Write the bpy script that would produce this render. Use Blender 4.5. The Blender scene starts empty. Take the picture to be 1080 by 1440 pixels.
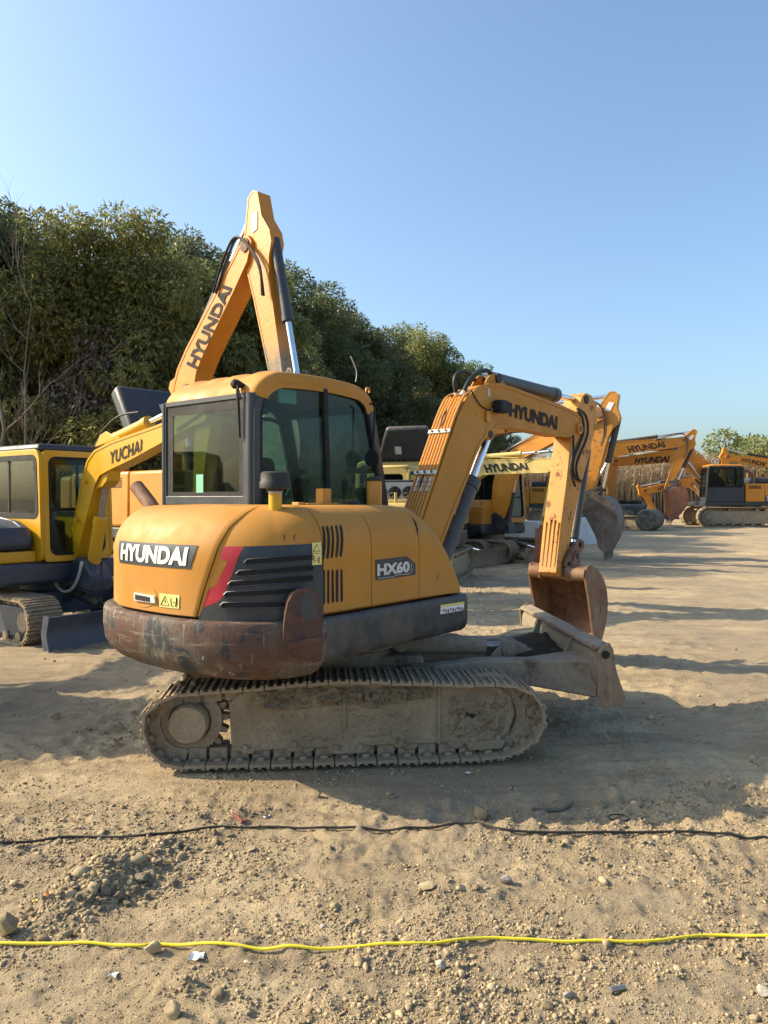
import bpy, bmesh, math, random
import numpy as np
from mathutils import Vector, Matrix, Quaternion
random.seed(7); RNG = np.random.default_rng(7)
SC = bpy.context.scene; COL = SC.collection
R = math.radians

# ------------------------------------------------------------------ camera, sky, sun, exposure
F, HZ, EYE = 1087.0, 699.0, 1.708           # focal length and horizon of the photograph (px), eye height (m)
cam = bpy.data.cameras.new('camera'); co = bpy.data.objects.new('camera', cam); COL.objects.link(co)
co.location = (0, 0, EYE); co.rotation_euler = (R(90), 0, 0)
cam.sensor_fit = 'VERTICAL'; cam.sensor_height = 36; cam.lens = 36*F/1440; cam.shift_y = -(720-HZ)/1440
cam.clip_start = .05; cam.clip_end = 3000
SC.camera = co
SUN_EL, SUN_AZ = 34.0, -83.0                # azimuth measured from +Y towards +X
w = bpy.data.worlds.new('World'); SC.world = w; w.use_nodes = True
wn, wl = w.node_tree.nodes, w.node_tree.links
wn.clear()
sky = wn.new('ShaderNodeTexSky'); sky.sky_type = 'NISHITA'; sky.sun_disc = False
sky.sun_elevation = R(SUN_EL); sky.sun_rotation = R(SUN_AZ)
sky.altitude = 0; sky.air_density = 1.0; sky.dust_density = 3.0; sky.ozone_density = 3.0
bg = wn.new('ShaderNodeBackground'); bg.inputs[1].default_value = .122
wo = wn.new('ShaderNodeOutputWorld')
tn = wn.new('ShaderNodeMix'); tn.data_type = 'RGBA'; tn.blend_type = 'MULTIPLY'; tn.inputs[0].default_value = 1; tn.inputs[7].default_value = (.90, .97, .95, 1)   # white balance of the picture
wl.new(sky.outputs[0], tn.inputs[6]); wl.new(tn.outputs[2], bg.inputs[0]); wl.new(bg.outputs[0], wo.inputs[0])
sl = bpy.data.lights.new('sun', 'SUN'); sl.energy = 3.5; sl.angle = R(.53); sl.color = (1.0, .82, .56)
so = bpy.data.objects.new('sun', sl); COL.objects.link(so)
sd = Vector((math.sin(R(SUN_AZ))*math.cos(R(SUN_EL)), math.cos(R(SUN_AZ))*math.cos(R(SUN_EL)), math.sin(R(SUN_EL))))
so.rotation_euler = (-sd).to_track_quat('-Z', 'Y').to_euler(); so.location = sd*50
SC.view_settings.view_transform = 'Standard'; SC.view_settings.look = 'None'
SC.view_settings.exposure = 1.20; SC.view_settings.gamma = 1; SC.view_settings.use_curve_mapping = False

# ------------------------------------------------------------------ materials
class NT:
    def __init__(s, name):
        s.m = bpy.data.materials.new(name); s.m.use_nodes = True
        s.t = s.m.node_tree; s.t.nodes.clear()
        s.out = s.n('ShaderNodeOutputMaterial')
    def n(s, typ, **kw):
        x = s.t.nodes.new(typ)
        for k, v in kw.items():
            if k[0] == '_': x.inputs[k[1:].replace('_', ' ')].default_value = v
            else: setattr(x, k, v)
        return x
    def l(s, a, b): s.t.links.new(a, b)
    def coord(s, kind='Object', scale=(1, 1, 1)):
        c = s.n('ShaderNodeTexCoord'); mp = s.n('ShaderNodeMapping'); mp.inputs['Scale'].default_value = scale
        s.l(c.outputs[kind], mp.inputs[0]); return mp.outputs[0]
    def noise(s, vec, scale, detail=5, rough=.6, dist=0):
        x = s.n('ShaderNodeTexNoise'); x.inputs['Scale'].default_value = scale; x.inputs['Detail'].default_value = detail
        x.inputs['Roughness'].default_value = rough; x.inputs['Distortion'].default_value = dist
        s.l(vec, x.inputs['Vector']); return x.outputs[0]
    def ramp(s, fac, a, b, lo=0., hi=1.):
        x = s.n('ShaderNodeMapRange'); x.inputs[1].default_value = a; x.inputs[2].default_value = b
        x.inputs[3].default_value = lo; x.inputs[4].default_value = hi; s.l(fac, x.inputs[0]); return x.outputs[0]
    def mix(s, fac, a, b):
        x = s.n('ShaderNodeMix', data_type='RGBA')
        if isinstance(fac, (int, float)): x.inputs[0].default_value = fac
        else: s.l(fac, x.inputs[0])
        for v, i in ((a, 6), (b, 7)):
            if isinstance(v, tuple): x.inputs[i].default_value = (*v, 1)
            else: s.l(v, x.inputs[i])
        return x.outputs[2]
    def math(s, op, a, b=None):
        x = s.n('ShaderNodeMath', operation=op)
        for v, i in ((a, 0), (b, 1)):
            if v is None: continue
            if isinstance(v, (int, float)): x.inputs[i].default_value = v
            else: s.l(v, x.inputs[i])
        return x.outputs[0]
    def upness(s):
        g = s.n('ShaderNodeNewGeometry'); x = s.n('ShaderNodeSeparateXYZ'); s.l(g.outputs['Normal'], x.inputs[0]); return x.outputs[2]
    def bump(s, h, strength=.3, dist=.01):
        b = s.n('ShaderNodeBump'); b.inputs['Strength'].default_value = strength; b.inputs['Distance'].default_value = dist
        s.l(h, b.inputs['Height']); return b.outputs[0]
    def bsdf(s, color, rough=.5, metal=0., normal=None, spec=.5, coat=0.):
        p = s.n('ShaderNodeBsdfPrincipled')
        for v, k in ((color, 'Base Color'), (rough, 'Roughness'), (metal, 'Metallic'), (spec, 'Specular IOR Level'), (coat, 'Coat Weight')):
            if isinstance(v, tuple): p.inputs[k].default_value = (*v, 1)
            elif isinstance(v, (int, float)): p.inputs[k].default_value = v
            else: s.l(v, p.inputs[k])
        if normal is not None: s.l(normal, p.inputs['Normal'])
        s.l(p.outputs[0], s.out.inputs[0]); return p

DUST = (.36, .27, .175)
def paint(name, col, dust=.35, rough=.42, chips=0., chipcol=(.05, .032, .022), streak=.25, fade=.12, dustcol=DUST, mud=0.):
    """worn machine paint: patchy fading, settled dust, vertical run marks, chips"""
    m = NT(name); v = m.coord()
    big = m.noise(v, 1.7, 4); fine = m.noise(v, 23, 6, .65); mid = m.noise(v, 6, 5, .6)
    st = m.noise(m.coord(scale=(14, 14, .9)), 1.6, 5, .6)
    dark = tuple(c*.72 for c in col); pale = tuple(min(1, c*(1+fade)+fade*.06) for c in col)
    c = m.mix(m.ramp(big, .3, .7), dark if fade > .2 else tuple(x*.9 for x in col), pale)
    c = m.mix(m.math('MULTIPLY', m.ramp(st, .52, .75), streak), c, tuple(x*.5+y*.25 for x, y in zip(col, dustcol)))
    sk = m.noise(v, 46, 4, .7); c = m.mix(m.ramp(sk, .66, .70, 0, .7), c, tuple(x*.35 for x in col))
    sc_ = m.noise(m.coord(scale=(3, 3, 60)), 1.3, 3, .5); c = m.mix(m.math('MULTIPLY', m.ramp(sc_, .70, .74), m.ramp(mid, .5, .6)), c, tuple(min(1, x*.6+.10) for x in col))
    c0 = m.n('ShaderNodeTexCoord'); sz_ = m.n('ShaderNodeSeparateXYZ'); m.l(c0.outputs['Object'], sz_.inputs[0])
    low = m.math('MULTIPLY', m.ramp(sz_.outputs[2], 1.30, .98), m.ramp(mid, .38, .7)); c = m.mix(m.math('MULTIPLY', low, dust*1.6), c, dustcol)
    up = m.ramp(m.upness(), .15, .95)
    dn = m.ramp(m.math('ADD', mid, m.math('MULTIPLY', fine, .5)), .62, .98)
    df = m.math('MULTIPLY', m.math('ADD', m.math('MULTIPLY', up, 1.1), .28), m.math('ADD', m.math('MULTIPLY', dn, .8), .2))
    c = m.mix(m.math('MULTIPLY', df, dust), c, dustcol)
    rr = m.ramp(mid, .3, .7, rough-.06, rough+.2)
    if chips:
        ch = m.noise(v, 9, 8, .72, .3)
        cf = m.ramp(ch, .70-chips*.2, .715-chips*.2)
        c = m.mix(cf, c, chipcol); rr = m.math('ADD', rr, m.math('MULTIPLY', cf, .3))
    if mud:
        mf = m.ramp(m.noise(v, 3.2, 7, .7), .62-mud*.3, .72-mud*.3)
        c = m.mix(m.math('MULTIPLY', mf, .85), c, tuple(x*.8 for x in dustcol)); rr = m.math('ADD', rr, m.math('MULTIPLY', mf, .3))
    m.bsdf(c, rr, normal=m.bump(m.math('ADD', big, m.math('MULTIPLY', fine, .06)), .12, .02)); return m.m

def dirtmat(name, a, b, scale=9, rough=.92, bump=.7, c3=None):
    m = NT(name); v = m.coord()
    n1 = m.noise(v, scale*.35, 5, .6); n2 = m.noise(v, scale*4, 8, .7)
    c = m.mix(m.ramp(n1, .3, .7), a, b)
    c = m.mix(m.ramp(n2, .38, .72, 0, .6), c, tuple(x*.55 for x in a))
    if c3: c = m.mix(m.ramp(m.noise(v, scale*.6, 7, .7), .56, .66), c, c3)
    m.bsdf(c, rough, normal=m.bump(m.math('ADD', n1, n2), bump, .02), spec=.2); return m.m

def clodmat(name, a, b):
    m = NT(name); v = m.coord(); g = m.n('ShaderNodeNewGeometry'); n = m.noise(v, 30, 6, .7)
    c = m.mix(g.outputs['Random Per Island'], a, b); c = m.mix(m.ramp(n, .4, .7, 0, .5), c, tuple(x*.6 for x in a))
    m.bsdf(c, .95, normal=m.bump(n, .6, .01), spec=.15); return m.m

def plain(name, col, rough=.5, metal=0., bump=0., vary=.2, scale=12):
    m = NT(name); v = m.coord(); n = m.noise(v, scale, 5)
    c = m.mix(m.ramp(n, .3, .7), tuple(x*(1-vary) for x in col), tuple(min(1, x*(1+vary)) for x in col))
    m.bsdf(c, m.ramp(n, .3, .7, max(0, rough-.08), min(1, rough+.12)), metal, normal=m.bump(n, bump, .01) if bump else None); return m.m

def glassmat(name, tint, refl=.9, dirt=.06):
    m = NT(name); v = m.coord()
    tr = m.n('ShaderNodeBsdfTransparent'); tr.inputs[0].default_value = (*tint, 1)
    gl = m.n('ShaderNodeBsdfGlossy'); gl.inputs['Roughness'].default_value = .015; gl.inputs[0].default_value = (refl, refl, refl, 1)
    lw = m.n('ShaderNodeLayerWeight'); lw.inputs[0].default_value = .5
    fr = m.math('ADD', m.math('MULTIPLY', m.math('POWER', lw.outputs[1], 4.), .7), .017)
    mx = m.n('ShaderNodeMixShader'); m.l(fr, mx.inputs[0]); m.l(tr.outputs[0], mx.inputs[1]); m.l(gl.outputs[0], mx.inputs[2])
    df = m.n('ShaderNodeBsdfDiffuse'); df.inputs[0].default_value = (.38, .36, .31, 1)
    m2 = m.n('ShaderNodeMixShader')
    d = m.math('MULTIPLY', m.ramp(m.noise(v, 3, 7, .7), .35, .8), dirt*2)
    m.l(d, m2.inputs[0]); m.l(mx.outputs[0], m2.inputs[1]); m.l(df.outputs[0], m2.inputs[2])
    m.l(m2.outputs[0], m.out.inputs[0]); return m.m

def counterweightmat():
    m = NT('worn_counterweight'); v = m.coord()
    a = m.noise(v, 1.6, 6, .65, .6); b = m.noise(v, 4.2, 8, .72, .4); f = m.noise(v, 30, 6, .7)
    st = m.noise(m.coord(scale=(10, 10, 1.0)), 2.2, 6, .65)
    hs = m.noise(m.coord(scale=(1.2, 1.2, 14)), 2.4, 6, .65)
    c = m.mix(m.ramp(a, .44, .56), (.078, .034, .021), (.10, .080, .062))
    c = m.mix(m.ramp(b, .535, .56), c, (.022, .028, .034))
    c = m.mix(m.ramp(hs, .55, .66, 0, .75), c, (.19, .16, .125))
    c = m.mix(m.ramp(st, .57, .66, 0, .8), c, (.24, .215, .18))
    c = m.mix(m.ramp(f, .62, .7, 0, .55), c, (.05, .024, .015))
    sp = m.noise(v, 13, 7, .7); c = m.mix(m.ramp(sp, .655, .665), c, (.36, .33, .29))
    m.bsdf(c, m.ramp(b, .3, .7, .5, .8), normal=m.bump(m.math('ADD', b, m.math('MULTIPLY', f, .35)), .6, .015)); return m.m

def rustmat(name, a=(.17, .075, .035), b=(.26, .16, .095), c3=(.09, .045, .028), bright=0.):
    m = NT(name); v = m.coord()
    n1 = m.noise(v, 2.2, 6, .65, .5); n2 = m.noise(v, 11, 8, .7); n3 = m.noise(m.coord(scale=(9, 9, 1)), 2, 5)
    c = m.mix(m.ramp(n1, .36, .64), a, b); c = m.mix(m.ramp(n2, .5, .68), c, c3)
    c = m.mix(m.ramp(n3, .58, .75, 0, .6), c, (.33, .25, .17))
    m.bsdf(c, .72, normal=m.bump(n2, .3, .01)); return m.m

def leafmat(name, a, b, trans=.3):
    m = NT(name); g = m.n('ShaderNodeNewGeometry'); o = m.n('ShaderNodeObjectInfo')
    v = m.coord(); n = m.noise(v, .55, 3)
    r = m.math('ADD', m.math('MULTIPLY', g.outputs['Random Per Island'], .55), m.math('MULTIPLY', n, .6))
    c = m.mix(m.ramp(r, .15, 1.0), a, b)
    hs = m.n('ShaderNodeHueSaturation'); m.l(c, hs.inputs['Color']); m.l(m.ramp(o.outputs['Random'], 0, 1, .8, 1.2), hs.inputs['Value'])
    m.l(m.ramp(o.outputs['Random'], 0, 1, .485, .512), hs.inputs['Hue'])
    p = m.bsdf(hs.outputs[0], .42, spec=.5)
    t = m.n('ShaderNodeBsdfTranslucent'); m.l(hs.outputs[0], t.inputs[0])
    mx = m.n('ShaderNodeMixShader'); mx.inputs[0].default_value = trans
    m.l(p.outputs[0], mx.inputs[1]); m.l(t.outputs[0], mx.inputs[2]); m.l(mx.outputs[0], m.out.inputs[0]); return m.m

def groundmat():
    m = NT('dry_soil'); v = m.coord('Object')
    n0 = m.noise(v, .35, 4, .6); n1 = m.noise(v, 1.6, 6, .65, .4); n2 = m.noise(v, 9, 8, .7); n3 = m.noise(v, 60, 6, .75)
    ln = m.noise(m.coord('Object', scale=(.5, 5, 1)), 1.5, 6, .65)
    c = m.mix(m.ramp(n1, .32, .68), (.335, .262, .160), (.60, .475, .30))
    c = m.mix(m.ramp(n0, .40, .60, 0, .8), c, (.31, .255, .18))
    c = m.mix(m.ramp(ln, .48, .66, 0, .75), c, (.26, .20, .135))
    c = m.mix(m.ramp(n2, .54, .72, 0, .6), c, (.21, .16, .105))
    c = m.mix(m.ramp(n3, .55, .75, 0, .55), c, (.60, .49, .35))
    c = m.mix(m.ramp(n3, .30, .42, .6, 0), c, (.13, .095, .062))
    wn_ = m.noise(v, 2.6, 7, .7, .8); c = m.mix(m.ramp(wn_, .69, .75, 0, .6), c, (.55, .50, .44))
    h = m.math('ADD', m.math('MULTIPLY', n2, .7), m.math('MULTIPLY', n3, .55))
    m.bsdf(c, .95, normal=m.bump(h, 1., .035), spec=.15); return m.m

M = {}
M['yellow'] = paint('machine_yellow', (.455, .19, .006), dust=.16, rough=.56, chips=.13, streak=.3)
M['yellow2'] = paint('machine_yellow_worn', (.54, .215, .012), dust=.26, rough=.45, chips=.30, chipcol=(.07, .04, .025), streak=.35)
M['armyellow'] = paint('arm_yellow_rusty', (.54, .225, .018), dust=.3, rough=.5, chips=.55, chipcol=(.20, .085, .04), streak=.5)
M['orange'] = paint('machine_orange', (.58, .215, .008), dust=.12, rough=.42, chips=.03, streak=.12)
M['lemon'] = paint('machine_lemon', (.60, .325, .003), dust=.05, rough=.33, chips=.03, streak=.1)
M['pale'] = paint('faded_yellow', (.58, .44, .14), dust=.3, rough=.5, chips=.12, streak=.3)
M['dark'] = paint('dark_blue_grey', (.017, .027, .036), dust=.09, rough=.42, chips=.05, chipcol=(.16, .14, .11), streak=.3)
M['skirt'] = paint('scuffed_dark_skirt', (.019, .025, .032), dust=.14, rough=.5, chips=.10, chipcol=(.15, .10, .055), streak=.3)
M['blue'] = paint('blade_blue', (.022, .040, .072), dust=.05, rough=.4, chips=.05, streak=.2)
M['black'] = plain('black_trim', (.006, .0065, .007), .72)
M['rubber'] = plain('black_rubber', (.016, .015, .014), .6, vary=.3)
M['cabdark'] = plain('cab_interior', (.02, .024, .026), .7)
M['chrome'] = plain('chrome_rod', (.72, .73, .75), .16, 1., vary=.05)
M['steel'] = plain('bare_steel', (.33, .31, .29), .4, .8)
M['barrel'] = paint('cylinder_black', (.022, .028, .036), dust=.35, rough=.38, chips=.05, streak=.2)
M['cw'] = counterweightmat()
M['rust'] = rustmat('rusty_steel'); M['rust2'] = rustmat('rusty_steel_red', (.25, .085, .04), (.30, .14, .075), (.14, .06, .035))
M['rustgrey'] = rustmat('worn_bucket_grey', (.09, .07, .058), (.20, .165, .135), (.06, .045, .035))
M['cornerrust'] = rustmat('corner_rust', (.085, .036, .022), (.125, .062, .038), (.028, .026, .028))
M['mud'] = dirtmat('dried_mud', (.32, .25, .16), (.47, .38, .26), 12, bump=1.)
M['mudtrack'] = dirtmat('muddy_track_steel', (.27, .21, .14), (.41, .33, .235), 7, .8, .6, c3=(.12, .10, .08))
M['bladeend'] = rustmat('worn_blade_end', (.19, .125, .08), (.25, .185, .125), (.13, .075, .05))
M['mudblade'] = dirtmat('muddy_blade', (.25, .21, .16), (.35, .295, .22), 5, .8, .35, c3=(.13, .09, .06))
M['soil'] = dirtmat('black_soil', (.035, .028, .02), (.075, .058, .04))
M['clod'] = clodmat('clod', (.22, .17, .10), (.52, .41, .255))
M['moistclod'] = dirtmat('moist_clod', (.17, .14, .10), (.30, .25, .18), 14)
M['stone'] = dirtmat('stone', (.34, .30, .25), (.45, .41, .35), 20, .8, .4)
M['ground'] = groundmat()
M['glass'] = glassmat('tinted_glass', (.56, .72, .69), dirt=.008)
M['glassrear'] = glassmat('rear_glass', (.46, .53, .47), dirt=.010)
M['glassbg'] = glassmat('cab_glass', (.56, .64, .64), dirt=.012)
def muddy_arm():
    m = NT('arm_yellow_muddy_end'); c0 = m.n('ShaderNodeTexCoord'); sx = m.n('ShaderNodeSeparateXYZ'); m.l(c0.outputs['Object'], sx.inputs[0]); v = m.coord()
    n = m.noise(v, 2.2, 7, .7); f = m.noise(v, 14, 7, .7)
    z = m.math('ADD', sx.outputs[2], m.math('MULTIPLY', n, 1.6)); mf = m.ramp(z, 4.95, 4.55)
    c = m.mix(mf, (.56, .215, .008), (.27, .225, .165)); c = m.mix(m.math('MULTIPLY', m.ramp(f, .5, .7), mf), c, (.13, .10, .07))
    m.bsdf(c, m.ramp(mf, 0, 1, .42, .85), normal=m.bump(f, .3, .02)); return m.m
M['armmuddy'] = muddy_arm()
M['white'] = plain('white_vinyl', (.78, .77, .74), .5, vary=.06)
M['silver'] = plain('silver_vinyl', (.55, .54, .51), .45, vary=.08)
M['red'] = plain('red_vinyl', (.42, .016, .03), .45, vary=.15)
M['letter'] = plain('dark_lettering', (.018, .018, .020), .85, vary=.2)
M['label'] = plain('yellow_label', (.72, .62, .20), .5, vary=.1)
M['paper'] = plain('mint_sticker', (.18, .46, .34), .6, vary=.05)
M['concrete'] = dirtmat('white_painted_concrete', (.62, .64, .64), (.74, .76, .76), 5, .8, .2)
M['bark'] = dirtmat('bark', (.085, .068, .05), (.16, .13, .10), 6, .9, .8)
M['deadwood'] = dirtmat('dead_wood', (.13, .11, .09), (.22, .19, .155), 6, .9, .5)
M['leaf'] = leafmat('evergreen_leaves', (.045, .074, .034), (.225, .255, .105), .5)
M['leaf2'] = leafmat('olive_leaves', (.08, .105, .034), (.33, .325, .105), .52)
M['deadleaf'] = leafmat('dead_leaves', (.06, .042, .03), (.15, .115, .085), .15)
M['reed'] = leafmat('dry_reeds', (.28, .20, .12), (.50, .40, .26), .25)
M['yellowcable'] = plain('yellow_cable', (.72, .60, .03), .45, vary=.12, scale=4)
M['seat'] = plain('seat_cloth', (.028, .030, .032), .9, vary=.3)
M['mesh'] = plain('grille_mesh', (.007, .007, .007), .8, bump=.6, scale=140)
M['lens'] = plain('lamp_lens', (.55, .55, .52), .15)
M['bluecloth'] = plain('blue_tarp', (.10, .28, .42), .6)
M['orangebit'] = plain('orange_litter', (.75, .22, .03), .5)
M['redbit'] = plain('red_rubber', (.26, .075, .06), .8)

# ------------------------------------------------------------------ mesh helpers
class MB:
    """collects shapes into one mesh"""
    def __init__(s): s.v = []; s.f = []; s.mi = []; s.cur = 0
    def add(s, vs, fs):
        o = len(s.v); s.v += [tuple(p) for p in vs]
        for f in fs: s.f.append(tuple(i+o for i in f)); s.mi.append(s.cur)
        return s
    def box(s, x0, x1, y0, y1, z0, z1, mtx=None):
        vs = [(x, y, z) for x in (x0, x1) for y in (y0, y1) for z in (z0, z1)]
        if mtx is not None: vs = [mtx @ Vector(p) for p in vs]
        return s.add(vs, [(0, 1, 3, 2), (4, 6, 7, 5), (0, 4, 5, 1), (2, 3, 7, 6), (0, 2, 6, 4), (1, 5, 7, 3)])
    def cbox(s, c, size, mtx=None):
        c = Vector(c); h = Vector(size)/2
        m = Matrix.Translation(c) @ (mtx if mtx is not None else Matrix())
        return s.box(-h.x, h.x, -h.y, h.y, -h.z, h.z, m)
    def prism(s, poly, fn, a, b, caps=True):
        """poly of 2-D points, fn(p, q, t) -> 3-D point, extruded from t=a to t=b"""
        n = len(poly)
        vs = [fn(p[0], p[1], a) for p in poly]+[fn(p[0], p[1], b) for p in poly]
        fs = [(i, (i+1) % n, n+(i+1) % n, n+i) for i in range(n)]
        if caps: fs += [tuple(range(n-1, -1, -1)), tuple(range(n, 2*n))]
        return s.add(vs, fs)
    def side(s, poly, y0, y1): return s.prism(poly, lambda p, q, t: (p, t, q), y0, y1)      # (x, z) outline along y
    def tube(s, pts, r, seg=8, caps=True):
        pts = [Vector(p) for p in pts]; n = len(pts); rs = r if isinstance(r, (list, tuple)) else [r]*n
        vs = []; fs = []; up = None
        for i, p in enumerate(pts):
            d = (pts[min(i+1, n-1)]-pts[max(i-1, 0)]).normalized()
            if up is None: up = Vector((0, 0, 1)) if abs(d.z) < .9 else Vector((1, 0, 0))
            x = d.cross(up).normalized(); up = x.cross(d).normalized()
            for k in range(seg):
                a = 2*math.pi*k/seg; vs.append(p+(x*math.cos(a)+up*math.sin(a))*rs[i])
        for i in range(n-1):
            for k in range(seg):
                a, b = i*seg+k, i*seg+(k+1) % seg; fs.append((a, b, b+seg, a+seg))
        if caps: fs += [tuple(range(seg-1, -1, -1)), tuple(range((n-1)*seg, n*seg))]
        return s.add(vs, fs)
    def cyl(s, a, b, r, seg=20, r2=None): return s.tube([a, b], [r, r if r2 is None else r2], seg)
    def lathe(s, c, axis, prof, seg=28):
        """prof: (distance along axis, radius) from the first to the last, closed at both ends"""
        c = Vector(c); axis = Vector(axis).normalized()
        return s.tube_exact([c+axis*p for p, _ in prof], [max(q, .0005) for _, q in prof], axis, seg)
    def tube_exact(s, pts, rs, d, seg):
        up = Vector((0, 0, 1)) if abs(d.z) < .9 else Vector((1, 0, 0))
        x = d.cross(up).normalized(); up = x.cross(d).normalized(); n = len(pts); vs = []; fs = []
        for p, r in zip(pts, rs):
            for k in range(seg):
                a = 2*math.pi*k/seg; vs.append(p+(x*math.cos(a)+up*math.sin(a))*r)
        for i in range(n-1):
            for k in range(seg):
                a, b = i*seg+k, i*seg+(k+1) % seg; fs.append((a, b, b+seg, a+seg))
        fs += [tuple(range(seg-1, -1, -1)), tuple(range((n-1)*seg, n*seg))]
        return s.add(vs, fs)
    def grid(s, fn, us, vs_, closed=False):
        nu, nv = len(us), len(vs_)
        vs = [fn(a, b) for a in us for b in vs_]; fs = []
        for i in range(nu-(0 if closed else 1)):
            for j in range(nv-1):
                a = i*nv+j; b = ((i+1) % nu)*nv+j; fs.append((a, b, b+1, a+1))
        return s.add(vs, fs)
    def mesh(s, name, mat, smooth=35):
        me = bpy.data.meshes.new(name); me.from_pydata(s.v, [], s.f); me.update()
        for m_ in (mat if isinstance(mat, (list, tuple)) else [mat]): me.materials.append(m_)
        if isinstance(mat, (list, tuple)): me.polygons.foreach_set('material_index', s.mi)
        bm = bmesh.new(); bm.from_mesh(me); bmesh.ops.recalc_face_normals(bm, faces=bm.faces); bm.to_mesh(me); bm.free()
        if smooth:
            me.polygons.foreach_set('use_smooth', [True]*len(me.polygons)); me.set_sharp_from_angle(angle=R(smooth))
        return me
    def build(s, name, mat, parent=None, smooth=35, bevel=0., label=None, segs=2):
        o = bpy.data.objects.new(name, s.mesh(name, mat, smooth)); COL.objects.link(o)
        if parent is not None: o.parent = parent
        if bevel:
            b = o.modifiers.new('bevel', 'BEVEL'); b.width = bevel; b.segments = segs; b.limit_method = 'ANGLE'; b.angle_limit = R(40)
        if label: o['label'] = label
        return o

def link(name, me, parent=None, mtx=None):
    o = bpy.data.objects.new(name, me); COL.objects.link(o)
    if parent is not None: o.parent = parent
    if mtx is not None: o.matrix_local = mtx
    return o
def tag(o, label, cat, group=None, kind=None):
    if label: o['label'] = label
    if cat: o['category'] = cat
    if group: o['group'] = group
    if kind: o['kind'] = kind
    return o
def empty(name, loc, rz, label, cat, group=None):
    o = bpy.data.objects.new(name, None); COL.objects.link(o); o.location = loc; o.rotation_euler = (0, 0, rz)
    o.empty_display_size = .3
    return tag(o, label, cat, group)
def dup(root, loc, rz, label, scale=1.):
    def cp(o, parent):
        c = o.copy(); COL.objects.link(c)
        if parent is not None: c.parent = parent
        for ch in list(o.children): cp(ch, c)
        return c
    r = cp(root, None); r.location = loc; r.rotation_euler = (0, 0, rz); r.scale = (scale,)*3; r['label'] = label
    return r

class Frame:
    """a machine's own axes: x forward, y left, z up; turns a measured pixel into a point on one of its planes"""
    def __init__(s, C, heading):
        s.C = np.array(C, float); a = R(heading); s.h = heading
        s.u = np.array([math.cos(a), math.sin(a)]); s.r = np.array([s.u[1], -s.u[0]])
    def ray(s, px, py): return np.array([(px-540)/F, 1., (HZ-py)/F])
    def loc(s, q): return Vector(((q[:2]-s.C)@s.u, -((q[:2]-s.C)@s.r), EYE+q[2]))
    def side(s, px, py, rv):
        d = s.ray(px, py); return s.loc(d*((rv+s.C@s.r)/(d[:2]@s.r)))
    def back(s, px, py, sv):
        d = s.ray(px, py); return s.loc(d*((sv+s.C@s.u)/(d[:2]@s.u)))
    def flat(s, px, py, z):
        d = s.ray(px, py); return s.loc(d*((z-EYE)/d[2]))
    def sz(s, pts, rv): return [(q.x, q.z) for q in (s.side(*p, rv) for p in pts)]
    def proj(s, x, y, z):
        q = s.C+x*s.u-y*s.r; return 540+F*q[0]/q[1], HZ-F*(z-EYE)/q[1]
def ground_at(px, py, z=0.):
    y = (EYE-z)*F/(py-HZ); return Vector(((px-540)/F*y, y, z))

def spline(pts, n=6, closed=False):
    P = [Vector(p) for p in pts]; N = len(P); out = []
    for i in range(N if closed else N-1):
        a, b, c, d = (P[(i+k) % N] if closed else P[min(max(i+k, 0), N-1)] for k in (-1, 0, 1, 2))
        for j in range(n):
            t = j/n; out.append(.5*((2*b)+(c-a)*t+(2*a-5*b+4*c-d)*t*t+(3*b-a-3*c+d)*t**3))
    if not closed: out.append(P[-1])
    return out

_tc = {}
def text2d(body, bold=0., shear=0., space=1.):
    k = (body, bold, shear, space)
    if k not in _tc:
        cu = bpy.data.curves.new('lettering', 'FONT'); cu.body = body; cu.size = 1; cu.offset = bold; cu.shear = shear
        cu.space_character = space; cu.fill_mode = 'FRONT'; cu.resolution_u = 3
        ob = bpy.data.objects.new('lettering', cu); COL.objects.link(ob)
        me = bpy.data.meshes.new_from_object(ob.evaluated_get(bpy.context.evaluated_depsgraph_get()))
        vs = np.array([v.co[:2] for v in me.vertices]); fs = [tuple(p.vertices) for p in me.polygons]
        bpy.data.objects.remove(ob); bpy.data.curves.remove(cu); bpy.data.meshes.remove(me)
        lo, hi = vs.min(0), vs.max(0); _tc[k] = ((vs-lo)/(hi-lo), fs)
    return _tc[k]
def lettering(body, fn, parent, mat, bold=.02, shear=0., space=1., label=None, fine=0.):
    vs, fs = text2d(body, bold, shear, space)
    if fine:
        bm = bmesh.new(); bv = [bm.verts.new((p[0]*fine, p[1], 0)) for p in vs]
        for f in fs:
            try: bm.faces.new([bv[i] for i in f])
            except ValueError: pass
        for _ in range(3):
            es = [e for e in bm.edges if e.calc_length() > .22]
            if es: bmesh.ops.subdivide_edges(bm, edges=es, cuts=1); bmesh.ops.triangulate(bm, faces=bm.faces)
        bm.verts.index_update(); vs = [(v.co.x/fine, v.co.y) for v in bm.verts]; fs = [tuple(v.index for v in f.verts) for f in bm.faces]; bm.free()
    b = MB(); b.add([fn(*p) for p in vs], fs)
    return b.build('lettering', mat, parent, smooth=0, label=label)
def quad(a, b, c, d, off=0.):
    """bilinear map over corners a (0,0) b (1,0) c (1,1) d (0,1), lifted off by a distance along the normal"""
    a, b, c, d = map(Vector, (a, b, c, d)); n = (b-a).cross(d-a).normalized()*off
    return lambda u, v: (a*(1-u)+b*u)*(1-v)+(d*(1-u)+c*u)*v+n
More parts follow.
